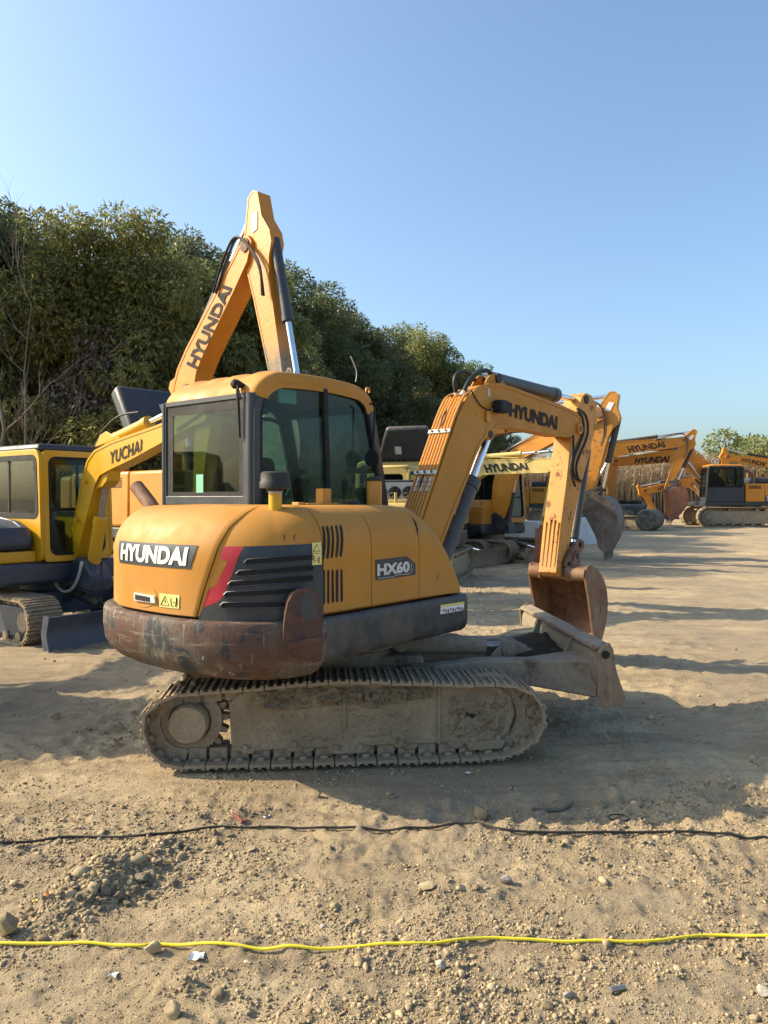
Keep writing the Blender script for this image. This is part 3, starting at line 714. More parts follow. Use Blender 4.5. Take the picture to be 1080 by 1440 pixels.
# dozer blade
bl = MB(); prof = [(1.70, .735), (1.735, .74), (1.73, .68), (1.70, .60), (1.70, .52), (1.725, .44), (1.775, .37), (1.80, .36), (1.785, .40)]
N = 14; outerp = [(1.742, .742), (1.708, .66), (1.702, .57), (1.722, .48), (1.77, .41), (1.815, .365)]; innerp = [(q[0]-.035, q[1]-.004) for q in outerp]
bl.prism(outerp+innerp[::-1], lambda p, q, t: TK(p, t, q), -.96, .96)
blade = bl.build('dozer_blade', M['mudblade'], ex, bevel=.006)
tb = MB(); tb.prism([(1.655, .705), (1.655, .733), (1.75, .752), (1.752, .722)], lambda p, q, t: TK(p, t, q), -.945, .945); tb.build('top_rail', M['mudblade'], blade, bevel=.006)
for sg in (1, -1):
    ep = MB(); ep.prism([(1.69, .745), (1.735, .765), (1.76, .72), (1.765, .65), (1.79, .55), (1.845, .40), (1.80, .36), (1.70, .34), (1.655, .42), (1.66, .60), (1.652, .70)], lambda p, q, t: TK(p, t, q), .948*sg, .972*sg)
    e_ = ep.build('end_plate', M['bladeend'], blade, bevel=.004)
    hl = MB(); hl.cyl(TK(1.705, .940*sg, .69), TK(1.705, .9765*sg, .69), .027, 18); hl.build('lifting_hole', M['black'], e_)
    rb = MB(); rb.prism([(1.70, .70), (1.66, .70), (1.60, .58), (1.50, .53), (1.45, .52), (1.45, .46), (1.72, .42)], lambda p, q, t: TK(p, t, q), .40*sg, .425*sg); rb.build('gusset', M['mudblade'], blade, bevel=.004)
    am = MB()
    def arm_box(t, q0, q1, z0, z1): return [TK(t, q0*sg, z0), TK(t, q1*sg, z0), TK(t, q1*sg, z1), TK(t, q0*sg, z1)]
    st = [arm_box(.42, .30, .44, .36, .50), arm_box(1.0, .33, .47, .40, .56), arm_box(1.35, .36, .52, .38, .56), arm_box(1.72, .42, .80, .36, .62)]
    vs = [p for q in st for p in q]; fs = [(4*i+k, 4*i+(k+1) % 4, 4*i+4+(k+1) % 4, 4*i+4+k) for i in range(3) for k in range(4)]+[(0, 1, 2, 3), (12, 15, 14, 13)]
    am.add(vs, fs); am.build('blade_arm', M['mudblade'], ex, bevel=.015)
bc = MB(); bc.cyl(TK(.50, .12, .62), TK(1.10, .12, .60), .068, 24); bcy = bc.build('blade_cylinder', M['mudblade'], ex)
q = MB(); q.cyl(TK(1.10, .12, .60), TK(1.30, .12, .585), .032, 16); q.build('cylinder_rod', M['steel'], bcy)
q = MB(); q.cyl(TK(1.26, .02, .585), TK(1.26, .25, .585), .055, 20); q.cyl(TK(1.26, .02, .585), TK(1.26, .262, .585), .032, 16); q.build('pin', M['mudblade'], bcy); q = MB(); q.cyl(TK(.46, .0, .63), TK(.46, .24, .63), .05, 16); q.build('pin', M['mudblade'], bcy)
q = MB(); q.prism([(1.10, .50), (1.16, .58), (1.26, .655), (1.33, .63), (1.5, .55), (1.7, .5), (1.7, .42), (1.2, .45)], lambda p, q_, t: TK(p, t, q_), .19, .215)
q.prism([(1.10, .50), (1.16, .58), (1.26, .655), (1.33, .63), (1.5, .55), (1.7, .5), (1.7, .42), (1.2, .45)], lambda p, q_, t: TK(p, t, q_), .02, .045); q.build('cylinder_bracket', M['mudblade'], blade, bevel=.006)
so_ = MB()
def soilf(i, j):
    a, c = i/23, j/15; t, rr = 1.22+.47*a, -.42+.82*c
    e = min(1, 5*a*(1-a)+.6*a)*min(1, 6*c*(1-c)); return TK(t, rr, .44+.16*e*(.6+.9*float(fbm(np.array([t*7]), np.array([rr*7]), 4, .6)[0]))*(.5+.6*a))
so_.grid(soilf, range(24), range(16)); tag(so_.build('black_soil', M['soil'], None), 'dark soil heaped behind the raised dozer blade of the central excavator', 'soil', kind='stuff')
bpy.data.objects['black_soil'].matrix_world = Matrix.Translation((-.351, 5.816, 0)) @ Matrix.Rotation(R(50.1), 4, 'Z')

# ------------------------------------------------------------------ upper structure: one outline in plan, panels laid on it
def make_outline():
    P = [(.39, .15), (.39, .5)]
    P += [(.33+.06*math.cos(a), .87+.06*math.sin(a)) for a in np.linspace(0, math.pi/2, 8)]
    P += [(s, .93) for s in np.linspace(.30, -.93, 40)]
    n, s0, tl = 2.4, -.95, 1.66
    for a in np.linspace(.01, math.pi-.01, 160):
        c, s = math.cos(a), math.sin(a); P.append((s0-(tl+s0)*abs(s)**(2/n), .93*math.copysign(abs(c)**(2/n), c)))
    P += [(s, -.93) for s in np.linspace(-.97, .55, 24)]
    P = np.array(P); L = np.concatenate([[0], np.cumsum(np.linalg.norm(np.diff(P, axis=0), axis=1))])
    l = np.linspace(0, L[-1], 1400); Q = np.stack([np.interp(l, L, P[:, 0]), np.interp(l, L, P[:, 1])], 1)
    d = np.gradient(Q, axis=0); d /= np.linalg.norm(d, axis=1)[:, None]
    nn = np.stack([-d[:, 1], d[:, 0]], 1)
    nn = nn*np.sign((nn*(Q-np.array([-.5, 0]))).sum(1))[:, None]
    return l, Q, nn
OL, OP, ON = make_outline()
def opt(l): return np.array([np.interp(l, OL, OP[:, 0]), np.interp(l, OL, OP[:, 1])])
def onr(l): q = np.array([np.interp(l, OL, ON[:, 0]), np.interp(l, OL, ON[:, 1])]); return q/np.linalg.norm(q)
def l_of_s(s):      # on the straight right-hand side
    m = (OP[:, 1] > .925) & (OP[:, 0] > -.96); return float(np.interp(-s, -OP[m, 0], OL[m]))
HB = .03; HZ0 = 1.025
def ztop(s): return float(np.interp(s, [-2, -.25, -.06, .07, .17, .25, .31, .35, .39, .6], [1.655, 1.655, 1.635, 1.565, 1.455, 1.31, 1.17, 1.095, 1.055, 1.05]))
def rounding(l, s):
    tail = np.clip((-s-1.0)/.35, 0, 1); zt = ztop(s); k = min(1, (zt-HZ0)/.6)
    return (.22+.08*tail), min((.25+.07*tail)*k, (zt-HZ0)*.8)
CREASE_Z = np.array([1.0, 1.2, 1.35, 1.45, 1.55, 1.62, 1.66])
def hood_inset(l, z):
    p = opt(l); s = p[0]; ins, hr = rounding(l, s); zt = ztop(s); q = (z-(zt-hr))/max(hr, 1e-4)
    return 0. if q <= 0 else ins*(1-math.sqrt(max(0, 1-min(q, 1)**2)))
_crease = None
def hood_extra(l, z):
    if _crease is None: return 0.
    lc = float(np.interp(z, CREASE_Z, _crease)); x = (l-lc)/.035
    lc2 = 2*LMID-lc; x2 = (lc2-l)/.035
    s = max(0, min(1, x+.5))*max(0, min(1, x2+.5)); s = s*s*(3-2*s)
    return -.016*(1-s) if l > l_of_s(-.9) else -.016
def hood_pt(l, z, off=0.):
    p = opt(l); n = onr(l); ins, hr = rounding(l, p[0]); d = -HB-hood_inset(l, z)+hood_extra(l, z)
    q = max(0, min(1, (z-(ztop(p[0])-hr))/max(hr, 1e-4))); v = Vector((n[0]*(1-q*.8), -n[1]*(1-q*.8), q)).normalized()
    # the rounding never passes the middle of the hood
    b = p+n*d; return Vector((b[0], -b[1], z))+v*off
def hoodpix(px, py):
    z = 1.3; l = 1.5
    for _ in range(5):
        best = None
        P = OP-ON*(HB+hood_inset(l, z)); q = E.C[None, :]+P[:, :1]*E.u+P[:, 1:]*E.r
        x = 540+F*q[:, 0]/q[:, 1]
        nw = ON[:, :1]*E.u+ON[:, 1:]*E.r; facing = (nw*q).sum(1) < 0
        e = np.abs(x-px)+np.where(facing, 0, 1e4); i = int(e.argmin()); l = OL[i]; z = EYE+(HZ-py)*q[i, 1]/F
        z = min(z, ztop(OP[i, 0])-.002)
    return l, z
_tailmask = np.abs(OP[:, 1]) < .01
LMID = float(OL[_tailmask & (OP[:, 0] < -1.5)].mean())
_cr = [hoodpix(*p) for p in [(273, 868), (288, 822), (303, 780), (313, 755), (326, 735)]]
_crease = np.array([_cr[0][0], np.interp(1.2, [c[1] for c in _cr], [c[0] for c in _cr]), np.interp(1.35, [c[1] for c in _cr], [c[0] for c in _cr]), np.interp(1.45, [c[1] for c in _cr], [c[0] for c in _cr]), _cr[-1][0], _cr[-1][0]-.08, _cr[-1][0]-.16])
def spine(l):
    p = opt(l)
    if p[1] > .9: return np.array([p[0], .12])
    if p[1] < -.9: return np.array([p[0], -.5])
    return np.array([-.84, p[1]*.55])
def hood_panel(name, la, lb, nu, mat, parent, gap=.0035):
    """panel between two seams (functions of height), with edges turned in so that the joints are real grooves"""
    b = MB(); vv = [0, .02]+list(np.linspace(.08, .5, 9))+list(np.linspace(.55, .88, 12))+[.92, 1]
    def f(u, v):
        edge = 0
        if u < 0: u, edge = 0, 1
        if u > 1: u, edge = 1, 1
        ls, le = la(HZ0), lb(HZ0); lm = (ls+le)/2; zt = ztop(opt(lm)[0])
        for _ in range(3):
            zt = ztop(opt(lm)[0]); ins, hr = rounding(lm, opt(lm)[0])
            if v <= .5: z = HZ0+(zt-hr-HZ0)*v/.5
            elif v <= .88: z = zt-hr+hr*math.sin((v-.5)/.38*math.pi/2)
            else: z = zt
            lm = la(z)+gap+(lb(z)-la(z)-2*gap)*u
        p = hood_pt(lm, min(z, zt-1e-4), -.016*edge)
        if v > .88:
            s_ = spine(lm); a = (v-.88)/.12; p = Vector((p.x+(s_[0]-p.x)*a, p.y+(-s_[1]-p.y)*a, zt+.004*a-.012*edge))
        if v == 0: n = onr(lm); p = p-Vector((n[0], -n[1], 0))*.02
        return p
    b.grid(f, [-1]+list(np.linspace(0, 1, nu))+[2], vv)
    return b.build(name, mat, parent, smooth=50)
L_ = lambda s: (lambda z, k=l_of_s(s): k)
lc = lambda z: float(np.interp(z, CREASE_Z, _crease)); lc2 = lambda z: 2*LMID-lc(z)
under = hood_panel('hood_frame', lambda z: .30, lambda z: OL[-1]-.9, 120, M['black'], ex); under.scale = (.99, .985, .994); under.location = (-.008, 0, 0)
front_p = hood_panel('front_panel', lambda z: .25, L_(-.147), 26, M['yellow'], ex)
badge_p = hood_panel('side_panel', L_(-.147), L_(-.63), 14, M['yellow'], ex)
L458 = hoodpix(457, 800)[0]
vent_p = hood_panel('vent_panel', L_(-.63), lambda z: L458, 14, M['yellow'], ex)
corner_p = hood_panel('corner_panel', lambda z: L458, lc, 40, M['yellow'], ex)
door_p = hood_panel('rear_door', lc, lc2, 60, M['yellow'], ex)
left_p = hood_panel('corner_panel', lc2, lambda z: 2*LMID-L458+.25, 30, M['yellow'], ex)

def patch(name, pix, mat, parent, off=.004, thick=0., cuts=3, lz=False, label=None, fn=hood_pt, conv=None):
    """a decal or plate that follows the hood: outline measured in pixels, laid on the surface"""
    P = [p if lz else (conv or hoodpix)(*p) for p in pix]
    bm = bmesh.new(); vs = [bm.verts.new((p[0], p[1], 0)) for p in P]; bm.faces.new(vs)
    bmesh.ops.triangulate(bm, faces=bm.faces)
    for _ in range(cuts):
        es = [e for e in bm.edges if e.calc_length() > .035]
        if not es: break
        bmesh.ops.subdivide_edges(bm, edges=es, cuts=1); bmesh.ops.triangulate(bm, faces=bm.faces)
    bm.verts.index_update(); b = MB(); n = len(bm.verts)
    b.v = [tuple(fn(v.co.x, v.co.y, off)) for v in bm.verts]; b.f = [tuple(v.index for v in f.verts) for f in bm.faces]
    if thick:
        b.v += [tuple(fn(v.co.x, v.co.y, off-thick)) for v in bm.verts]
        for e in bm.edges:
            if len(e.link_faces) == 1: i, j = e.verts[0].index, e.verts[1].index; b.f.append((i, j, j+n, i+n))
    b.mi = [0]*len(b.f); bm.free(); return b.build(name, mat, parent, smooth=40, label=label)
def on_hood(pix4, off):
    P = [hoodpix(*p) for p in pix4]
    def fn(u, v):
        l = (P[0][0]*(1-u)+P[1][0]*u)*(1-v)+(P[3][0]*(1-u)+P[2][0]*u)*v; z = (P[0][1]*(1-u)+P[1][1]*u)*(1-v)+(P[3][1]*(1-u)+P[2][1]*u)*v
        return hood_pt(l, z, off)
    return fn
# rear badge, handle, warning label
bd = patch('name_plate', [(169, 760), (279, 767), (268, 800), (169, 791)], M['dark'], door_p)
lettering('HYUNDAI', on_hood([(171.5, 787), (264, 796), (266.5, 770), (172.5, 764)], .007), bd, M['white'], bold=.042, shear=.06, space=1.0, fine=4.)
hd = patch('handle_recess', [(190+17*math.cos(a)+14, 839+15*math.sin(a)) for a in np.linspace(0, 2*math.pi, 24)[:-1]], M['yellow2'], door_p, off=.003)
patch('latch', [(191, 833), (220, 838), (221, 848), (192, 844)], M['silver'], hd, off=.016, thick=.015)
patch('grip', [(194, 835.5), (214, 839.5), (214, 846), (194, 842.5)], M['black'], hd, off=.019, thick=.006)
wl_ = patch('warning_label', [(225, 834), (253, 837), (252, 856), (225, 853)], M['label'], door_p)
def line_patch(parent, pix, w=.004, off=.006, conv=on_hood, mat=None, closed=False):
    b = MB(); P = [hood_pt(*hoodpix(*p), off) for p in pix]
    if closed: P = P+[P[0]]
    b.tube(P, w/2, 4); return b.build('pictogram', mat or M['letter'], parent)
line_patch(wl_, [(227, 850), (233, 838), (239, 852)], closed=True); line_patch(wl_, [(233, 843), (233, 848)]); line_patch(wl_, [(241, 841), (242, 852), (245, 852)])
line_patch(wl_, [(249, 840), (249, 847), (248, 853)], .008); line_patch(wl_, [(244, 847), (247, 847)])
# corner: red flash, dark grille with five mesh slots
patch('red_flash', [(313, 769), (341, 769), (334, 786), (313, 839), (305, 847), (284, 855), (291, 830), (303, 823), (319, 789), (308, 786)], M['red'], corner_p)
gp = patch('grille', [(341.5, 769), (441, 765), (441, 880.5), (400, 881), (360, 881), (276, 873), (284, 855.5), (305, 847.5), (313.5, 839), (334.5, 786)], M['dark'], corner_p, cuts=4)
patch('dark_edge', [(441.5, 765), (455, 764), (457, 868), (441.5, 880)], M['dark'], corner_p)
for (xa, ya, xb, yb) in [(347, 791, 439, 784), (335, 807, 439, 799), (324, 822, 439, 813), (318, 837, 418, 831), (313, 852, 404, 850)]:
    d = 4.2; n_ = 8; top = [(xa+(xb-xa)*k/n_, ya+(yb-ya)*k/n_-d) for k in range(n_+1)]; bot = [(xa+(xb-xa)*k/n_, ya+(yb-ya)*k/n_+d) for k in range(n_, -1, -1)]
    pl = [(xa-4, ya)]+top+[(xb+4, yb)]+bot
    sl_ = patch('slot', pl, M['mesh'], gp, off=.0065)
    b = MB(); b.tube([hood_pt(*hoodpix(*p), .008) for p in pl]+[hood_pt(*hoodpix(*pl[0]), .008)], .0045, 5); b.build('slot_lip', M['dark'], gp)
lb = patch('warning_label', [(439.5, 764), (453, 763), (453.5, 794), (440, 795)], M['label'], corner_p, off=.0075)
line_patch(lb, [(441.5, 776), (446.5, 766), (451.5, 775)], off=.009, closed=True); line_patch(lb, [(440, 779), (453, 778.5)], .002, .009); line_patch(lb, [(443, 784), (443, 791)], .003, .009); line_patch(lb, [(450, 783), (450, 792)], .007, .009); line_patch(lb, [(444, 788), (448, 787.6)], .003, .009)
# vent slots, badge, loose crack
for row, (y0, y1) in enumerate([((740, 739), (787, 785)), ((802, 800), (850, 846))]):
    for k in range(5):
        x = 456.5+6.3*k+row*1.2; a = y0[0]-.4*k; c = y1[0]-.9*k
        vs_ = patch('vent_slot', [(x-1.6, a+3), (x-.8, a), (x+.8, a), (x+1.7, a+3), (x+1.9, c-3), (x+1, c), (x-.6, c), (x-1.6, c-3)], M['black'], vent_p, off=.002)
bp = patch('model_badge', [(530, 787.5), (575, 782.5), (586.5, 793), (586.5, 808.5), (531, 816.5)], M['dark'], badge_p)
lettering('HX60', on_hood([(532, 810.5), (577.5, 804.5), (577.5, 788.5), (532, 793)], .007), bp, M['silver'], bold=.05, space=1.0, fine=2.5)
line_patch(bp, [(533.5, 813.5), (556, 811), (558, 809), (577, 807), (580, 803), (580, 792)], .004, .007, mat=M['silver'])
b = MB(); b.tube([hood_pt(*hoodpix(*p), .002) for p in [(583, 727), (586, 735), (589, 745), (590, 753)]], [.001, .006, .007, .002], 5); b.build('crack', M['black'], front_p)
for x, y in ((400, 752), (414, 752)): patch('chip', [(x, y), (x+2, y+1), (x+1.6, y+8), (x+.4, y+8)], M['dark'], corner_p, off=.002)
# counterweight and side skirts
def band(name, l0, l1, prof, nu, mat, parent, bev=0):
    b = MB()
    def f(l, k):
        p = opt(l)+onr(l)*prof[k][1]; return Vector((p[0], -p[1], prof[k][0]))
    b.grid(f, np.linspace(l0, l1, nu), range(len(prof))); n = len(prof)
    b.f.append(tuple(range(n))); b.f.append(tuple((nu-1)*n+k for k in range(n-1, -1, -1))); b.mi += [0, 0]
    return b.build(name, mat, parent, smooth=45)
CWP = [(1.0, -.25), (1.018, -.06), (1.020, -.008), (1.012, .010), (.99, .018), (.90, .02), (.81, .008), (.76, -.02), (.715, -.065), (.685, -.12), (.664, -.18), (.652, -.26), (.650, -.5)]
LS = hoodpix(452, 900)[0]
cwt = band('counterweight', LS, 2*LMID-LS, CWP, 150, M['cw'], ex)
SKP = [(1.0, -.20), (1.017, -.05), (1.018, -.005), (1.008, .006), (.98, .008), (.83, .008), (.79, -.004), (.765, -.03), (.757, -.07), (.757, -.25)]
skt = band('side_skirt', .30, LS-.004, SKP, 60, M['skirt'], ex)
band('side_skirt', 2*LMID-LS+.004, OL[-1], SKP, 30, M['skirt'], ex)
def cw_pt(l, z, off):
    p = opt(l); n = onr(l); o = float(np.interp(z, [q[0] for q in CWP[::-1] if q[0] < 1.0], [q[1] for q in CWP[::-1] if q[0] < 1.0])) if z < .99 else .018
    b = p+n*(o+off); return Vector((b[0], -b[1], z))
def cwpix(px, py):
    P = OP+ON*.02; q = E.C[None, :]+P[:, :1]*E.u+P[:, 1:]*E.r; x = 540+F*q[:, 0]/q[:, 1]
    nw = ON[:, :1]*E.u+ON[:, 1:]*E.r; e = np.abs(x-px)+np.where((nw*q).sum(1) < 0, 0, 1e4); i = int(e.argmin()); return OL[i], EYE+(HZ-py)*q[i, 1]/F
patch('corner_guard', [(398, 882), (400, 862), (403, 845), (409, 834), (418, 829), (430, 827), (440, 830), (446, 840), (449, 860), (450, 900), (450, 928), (440, 933), (415, 925), (402, 914), (396, 900)], M['cornerrust'], cwt, off=.032, thick=.05, cuts=3, fn=cw_pt, conv=cwpix)
patch('worn_patch', [(417, 838), (424, 833), (434, 833), (440, 840), (443, 858), (441, 868), (430, 872), (421, 866), (418, 852)], M['skirt'], cwt, off=.0345, cuts=3, fn=cw_pt, conv=cwpix)
patch('guard_stop', [(402, 902), (428, 896), (447, 893), (447, 900), (428, 906), (404, 911)], M['cornerrust'], cwt, off=.046, thick=.03, fn=cw_pt, conv=cwpix)
sl2 = patch('notice_label', [(621, 851), (654, 846), (654, 858), (621, 864)], M['white'], skt, off=.003, fn=lambda l, z, o: cw_pt(l, 1.0, o-.01)*1 + Vector((0, 0, z-1.0)), conv=cwpix)
patch('label_band', [(621, 851), (654, 846), (654, 849.5), (621, 854.5)], M['label'], skt, off=.0045, fn=lambda l, z, o: cw_pt(l, 1.0, o-.01)*1 + Vector((0, 0, z-1.0)), conv=cwpix)
b = MB()
for k in range(9):
    x = 623+k*3.4
    b.add([cw_pt(*cwpix(x+i*1.4+j*.6, 857.6-.15*(x-621)+(j*4-1)+((k*7+i*3) % 3)-.0), 0)*1 for i, j in ((0, 0), (1, 0), (1, 1), (0, 1))], [(0, 1, 2, 3)])
b.build('label_print', M['letter'], skt, smooth=0)
# upper frame under the panels
uf = MB(); pl = [(float(opt(l)[0]), float(opt(l)[1])) for l in np.linspace(.2, OL[-1], 90)]
uf.prism([(p[0], -p[1]*.80) for p in [(max(q[0], -1.0), q[1]) for q in pl]], lambda p, q, t: (p, q, t), .76, 1.05); uf.build('upper_frame', M['black'], ex)
b = MB(); b.box(-.95, .56, -.05, .90, .86, 1.62); b.box(-1.3, .2, -.72, .7, 1.0, 1.5); b.build('engine_bay', M['black'], ex)
# caps and fittings on the hood
def fitting(px, py_top, py_bot, rv, rad, name, mat, seg=24):
    q = E.side(px, py_bot, rv); t = E.side(px, py_top, rv); b = MB(); b.lathe((q.x, q.y, q.z-.04), (0, 0, 1), [(0, rad*.98), (.005, rad), (t.z-q.z+.03, rad), (t.z-q.z+.04, rad*.95)], seg); return q, t, b.build(name, mat, ex)
q, t, cp = fitting(526.5, 676, 708, .42, .054, 'filler_neck', M['yellow2'])
b = MB(); b.lathe((t.x, t.y, t.z-.002), (0, 0, 1), [(0, .058), (.022, .058), (.026, .04), (.034, .022), (.036, 0)], 20); b.build('cap', M['rubber'], cp)
q, t, pc = fitting(387, 686, 710, .62, .038, 'intake_pipe', M['lemon'])
b = MB(); b.lathe((t.x, t.y, t.z-.02), (0, 0, 1), [(0, .05), (.015, .052), (.018, .09), (.05, .092), (.06, .086), (.105, .084), (.115, .07), (.118, 0)], 28); b.build('pre_cleaner', M['rubber'], pc)
b = MB(); b.lathe((t.x, t.y, t.z-.03), (0, 0, 1), [(0, .043), (.014, .043)], 20); b.build('clamp', M['steel'], pc)
q, t = E.side(455, 706, .38), E.side(455, 687, .38)
b = MB(); b.box(t.x-.04, t.x+.04, t.y-.035, t.y+.035, q.z-.03, t.z); lk = b.build('latch_block', M['yellow2'], ex, bevel=.006)
b = MB(); b.box(t.x-.20, t.x+.10, t.y-.05, t.y+.05, 1.650, 1.668); b.box(t.x-.26, t.x-.20, t.y-.03, t.y+.03, 1.65, 1.675); b.build('hinge_plate', M['armyellow'], lk, bevel=.004)
q = E.side(497, 708, .45); b = MB(); b.lathe((q.x, q.y, 1.65), (0, 0, 1), [(0, .045), (.02, .045), (.03, .03), (.035, 0)], 18); b.build('vent_cap', M['rubber'], ex)
# exhaust stub on the far side of the tail
q = E.back(214, 712, -1.25); p2 = E.back(192, 684, -1.25)
b = MB(); b.tube([q-Vector((0, 0, .12)), q+Vector((0, 0, .0)), q+(p2-q)*.25, p2], [.047, .048, .048, .048], 16, caps=False); b.tube([p2, q+(p2-q)*.3], [.043, .043], 16, caps=False); b.build('exhaust_pipe', M['rust'], ex)
b = MB(); b.cyl(p2+(q-p2)*.06, p2+(q-p2)*.08, .0465, 16); b.build('exhaust_mouth', M['black'], ex)

# ------------------------------------------------------------------ cab of the front digger
Y0, Y1 = -.075, .957                       # right and left side of the cab
CAB = [(-.88, 1.0), (-.88, 2.28), (-.865, 2.40), (-.81, 2.49), (-.71, 2.55), (-.58, 2.577), (-.2, 2.587), (.10, 2.572), (.22, 2.548), (.31, 2.49), (.365, 2.40), (.41, 2.22), (.47, 1.95), (.53, 1.66), (.565, 1.0)]
TOPI = (1, 10)
cabp = MB()
# roof: skin over the upper outline, its long edges rolled down
top = spline([(p[0], 0, p[1]) for p in [(-.872, 2.385), (-.86, 2.43)]+CAB[3:11]], 4); top = [(p.x, p.z) for p in top]
def roof_pt(i, j, off=0.):
    a, b2 = top[max(i-1, 0)], top[min(i+1, len(top)-1)]; d = Vector((b2[0]-a[0], b2[1]-a[1])).normalized(); n = Vector((-d.y, d.x))
    rr = .055; ang = [(0, 1.0), (0, .55), (.15, .22), (.5, .06), (1, 0)]
    if j < 5: y, dep = Y0+rr*ang[j][0], rr*1.5*ang[j][1]
    elif j > 24: y, dep = Y1-rr*ang[29-j][0], rr*1.5*ang[29-j][1]
    else:
        y = Y0+rr+(Y1-Y0-2*rr)*(j-4)/21; dep = 0
        k = ((j-4)/21*4) % 1
        if .25 < k < .75 and 10 < i < len(top)-9: dep = -.013
    return Vector((top[i][0]-n.x*(dep+off), y, top[i][1]-n.y*(dep+off)))
cabp.grid(lambda i, j: roof_pt(i, j), range(len(top)), range(30)); cabp.grid(lambda i, j: roof_pt(i, j, .035), range(len(top)), range(30))
roof = cabp.build('cab_roof', M['yellow'], ex, smooth=50)
# side frames: an outer and an inner outline
SIDE = [(-.872, 1.0), (-.872, 2.28), (-.85, 2.38), (-.79, 2.465), (-.70, 2.52), (-.58, 2.545), (-.2, 2.553), (.10, 2.538), (.21, 2.512), (.295, 2.46), (.345, 2.38), (.39, 2.20), (.455, 1.93), (.515, 1.66), (.55, 1.0)]
WIN = [(-.822, 1.62), (-.822, 2.26), (-.802, 2.345), (-.752, 2.42), (-.675, 2.468), (-.575, 2.488), (-.2, 2.495), (.085, 2.482), (.175, 2.46), (.245, 2.415), (.288, 2.345), (.335, 2.18), (.395, 1.93), (.45, 1.69), (.46, 1.62)]
for nm, ya, yb in (('cab_side_frame', Y0+.004, Y0+.052), ('cab_side_frame', Y1-.052, Y1-.004)):
    b = MB(); ring(b, SIDE, WIN, lambda p, q, t: (p, t, q), ya, yb); sf = b.build(nm, M['dark'], ex, smooth=40, bevel=.006)
    yy = (ya+yb)/2; out = -1 if ya < 0 else 1
    IW = inner(WIN, -.004); b = MB(); b.side(IW, yy-.003, yy+.003); b.build('side_window', M['glass'], sf)
    b = MB(); W2 = inner(WIN, .022); ring(b, WIN, W2, lambda p, q, t: (p, t, q), yy-.012+out*.012, yy+.012+out*.012); b.build('window_seal', M['black'], sf)
    b = MB(); b.side([(-.185, 1.62), (-.225, 2.495), (-.185, 2.495), (-.145, 1.62)], yy-.016+out*.014, yy+.016+out*.014); b.build('window_post', M['black'], sf)
# corner columns
for ya in (Y0+.052, Y1-.052):
    b = MB(); rp = .043 if ya < .5 else .026; b.tube([(-.894+rp, ya+(0 if ya < .5 else .03), 1.0), (-.894+rp, ya+(0 if ya < .5 else .03), 2.40)], rp, 14); b.build('corner_post', M['dark'], ex)
    b = MB(); b.tube([(.53, ya, 1.0), (.50, ya, 1.66), (.44, ya, 1.95), (.375, ya, 2.22), (.33, ya, 2.40), (.27, ya, 2.49)], .034, 10); b.build('corner_post', M['dark'], ex)
# rear wall and rear window
b = MB(); O = [(Y0+.05, 1.60), (Y1-.02, 1.60), (Y1-.02, 2.405), (Y0+.05, 2.405)]; I = [(Y0+.105, 1.715), (Y1-.05, 1.715), (Y1-.05, 2.372), (Y0+.105, 2.372)]
ring(b, O, I, lambda p, q, t: (t, p, q), -.884, -.845); rf = b.build('rear_frame', M['dark'], ex, bevel=.004)
b = MB(); b.box(-.872, -.866, I[0][0], I[1][0], I[0][1], I[2][1]); rw = b.build('rear_window', M['glassrear'], rf)
b = MB(); yo = .06; I2 = [(I[0][0]+.05, I[0][1]+.03), (I[1][0]-.075, I[1][1]+.03), (I[2][0]-.075, I[2][1]-.07), (I[3][0]+.05, I[3][1]-.07)]
ring(b, I, I2, lambda p, q, t: (t, p, q), -.8745, -.8725); b.build('blackout_border', M['black'], rw)
b = MB(); q = E.back(281, 680, -.875); b.box(-.8765, -.8746, q.y-.04, q.y+.04, q.z-.065, q.z+.065); b.build('sticker', M['paper'], rw)
b = MB(); b.box(-.885, -.86, Y0+.05, Y1-.02, 1.0, 1.598); b.build('rear_panel', M['yellow'], ex)
# front windscreen
b = MB(); fp = [(.33, 2.38), (.385, 2.19), (.45, 1.93), (.51, 1.66), (.54, 1.05)]
b.grid(lambda i, y: (fp[i][0]+.012, y, fp[i][1]), range(5), [Y0+.08, Y1-.08]); ws = b.build('windscreen', M['glass'], ex)
b = MB(); b.box(.44, .475, Y0+.05, Y1-.05, 1.90, 1.945); b.build('windscreen_rail', M['black'], ws)
b = MB(); b.box(.30, .36, Y0+.05, Y1-.05, 2.37, 2.43); b.build('windscreen_rail', M['black'], ws)
# inside
b = MB(); b.box(-.84, .52, Y0+.06, Y1-.06, 1.0, 1.12); b.box(-.83, -.60, Y0+.07, Y1-.07, 1.12, 1.58); b.build('cab_floor', M['cabdark'], ex)
seat = MB(); seat.box(-.46, .02, .20, .68, 1.34, 1.50); st_ = seat.build('seat', M['seat'], ex, bevel=.05, segs=3)
b = MB(); mt = Matrix.Translation((-.42, .44, 1.48)) @ Matrix.Rotation(R(-9), 4, 'Y'); b.box(-.07, .07, -.25, .25, 0, .52, mt); b.build('backrest', M['seat'], st_, bevel=.06, segs=3)
b = MB(); b.box(-.065, .03, -.15, .15, .55, .78, mt); b.box(-.02, .0, -.06, -.04, .48, .6, mt); b.box(-.02, .0, .04, .06, .48, .6, mt); b.build('headrest', M['seat'], st_, bevel=.04, segs=3)
b = MB(); b.box(-.40, -.02, .24, .64, 1.12, 1.33); b.build('seat_base', M['cabdark'], st_)
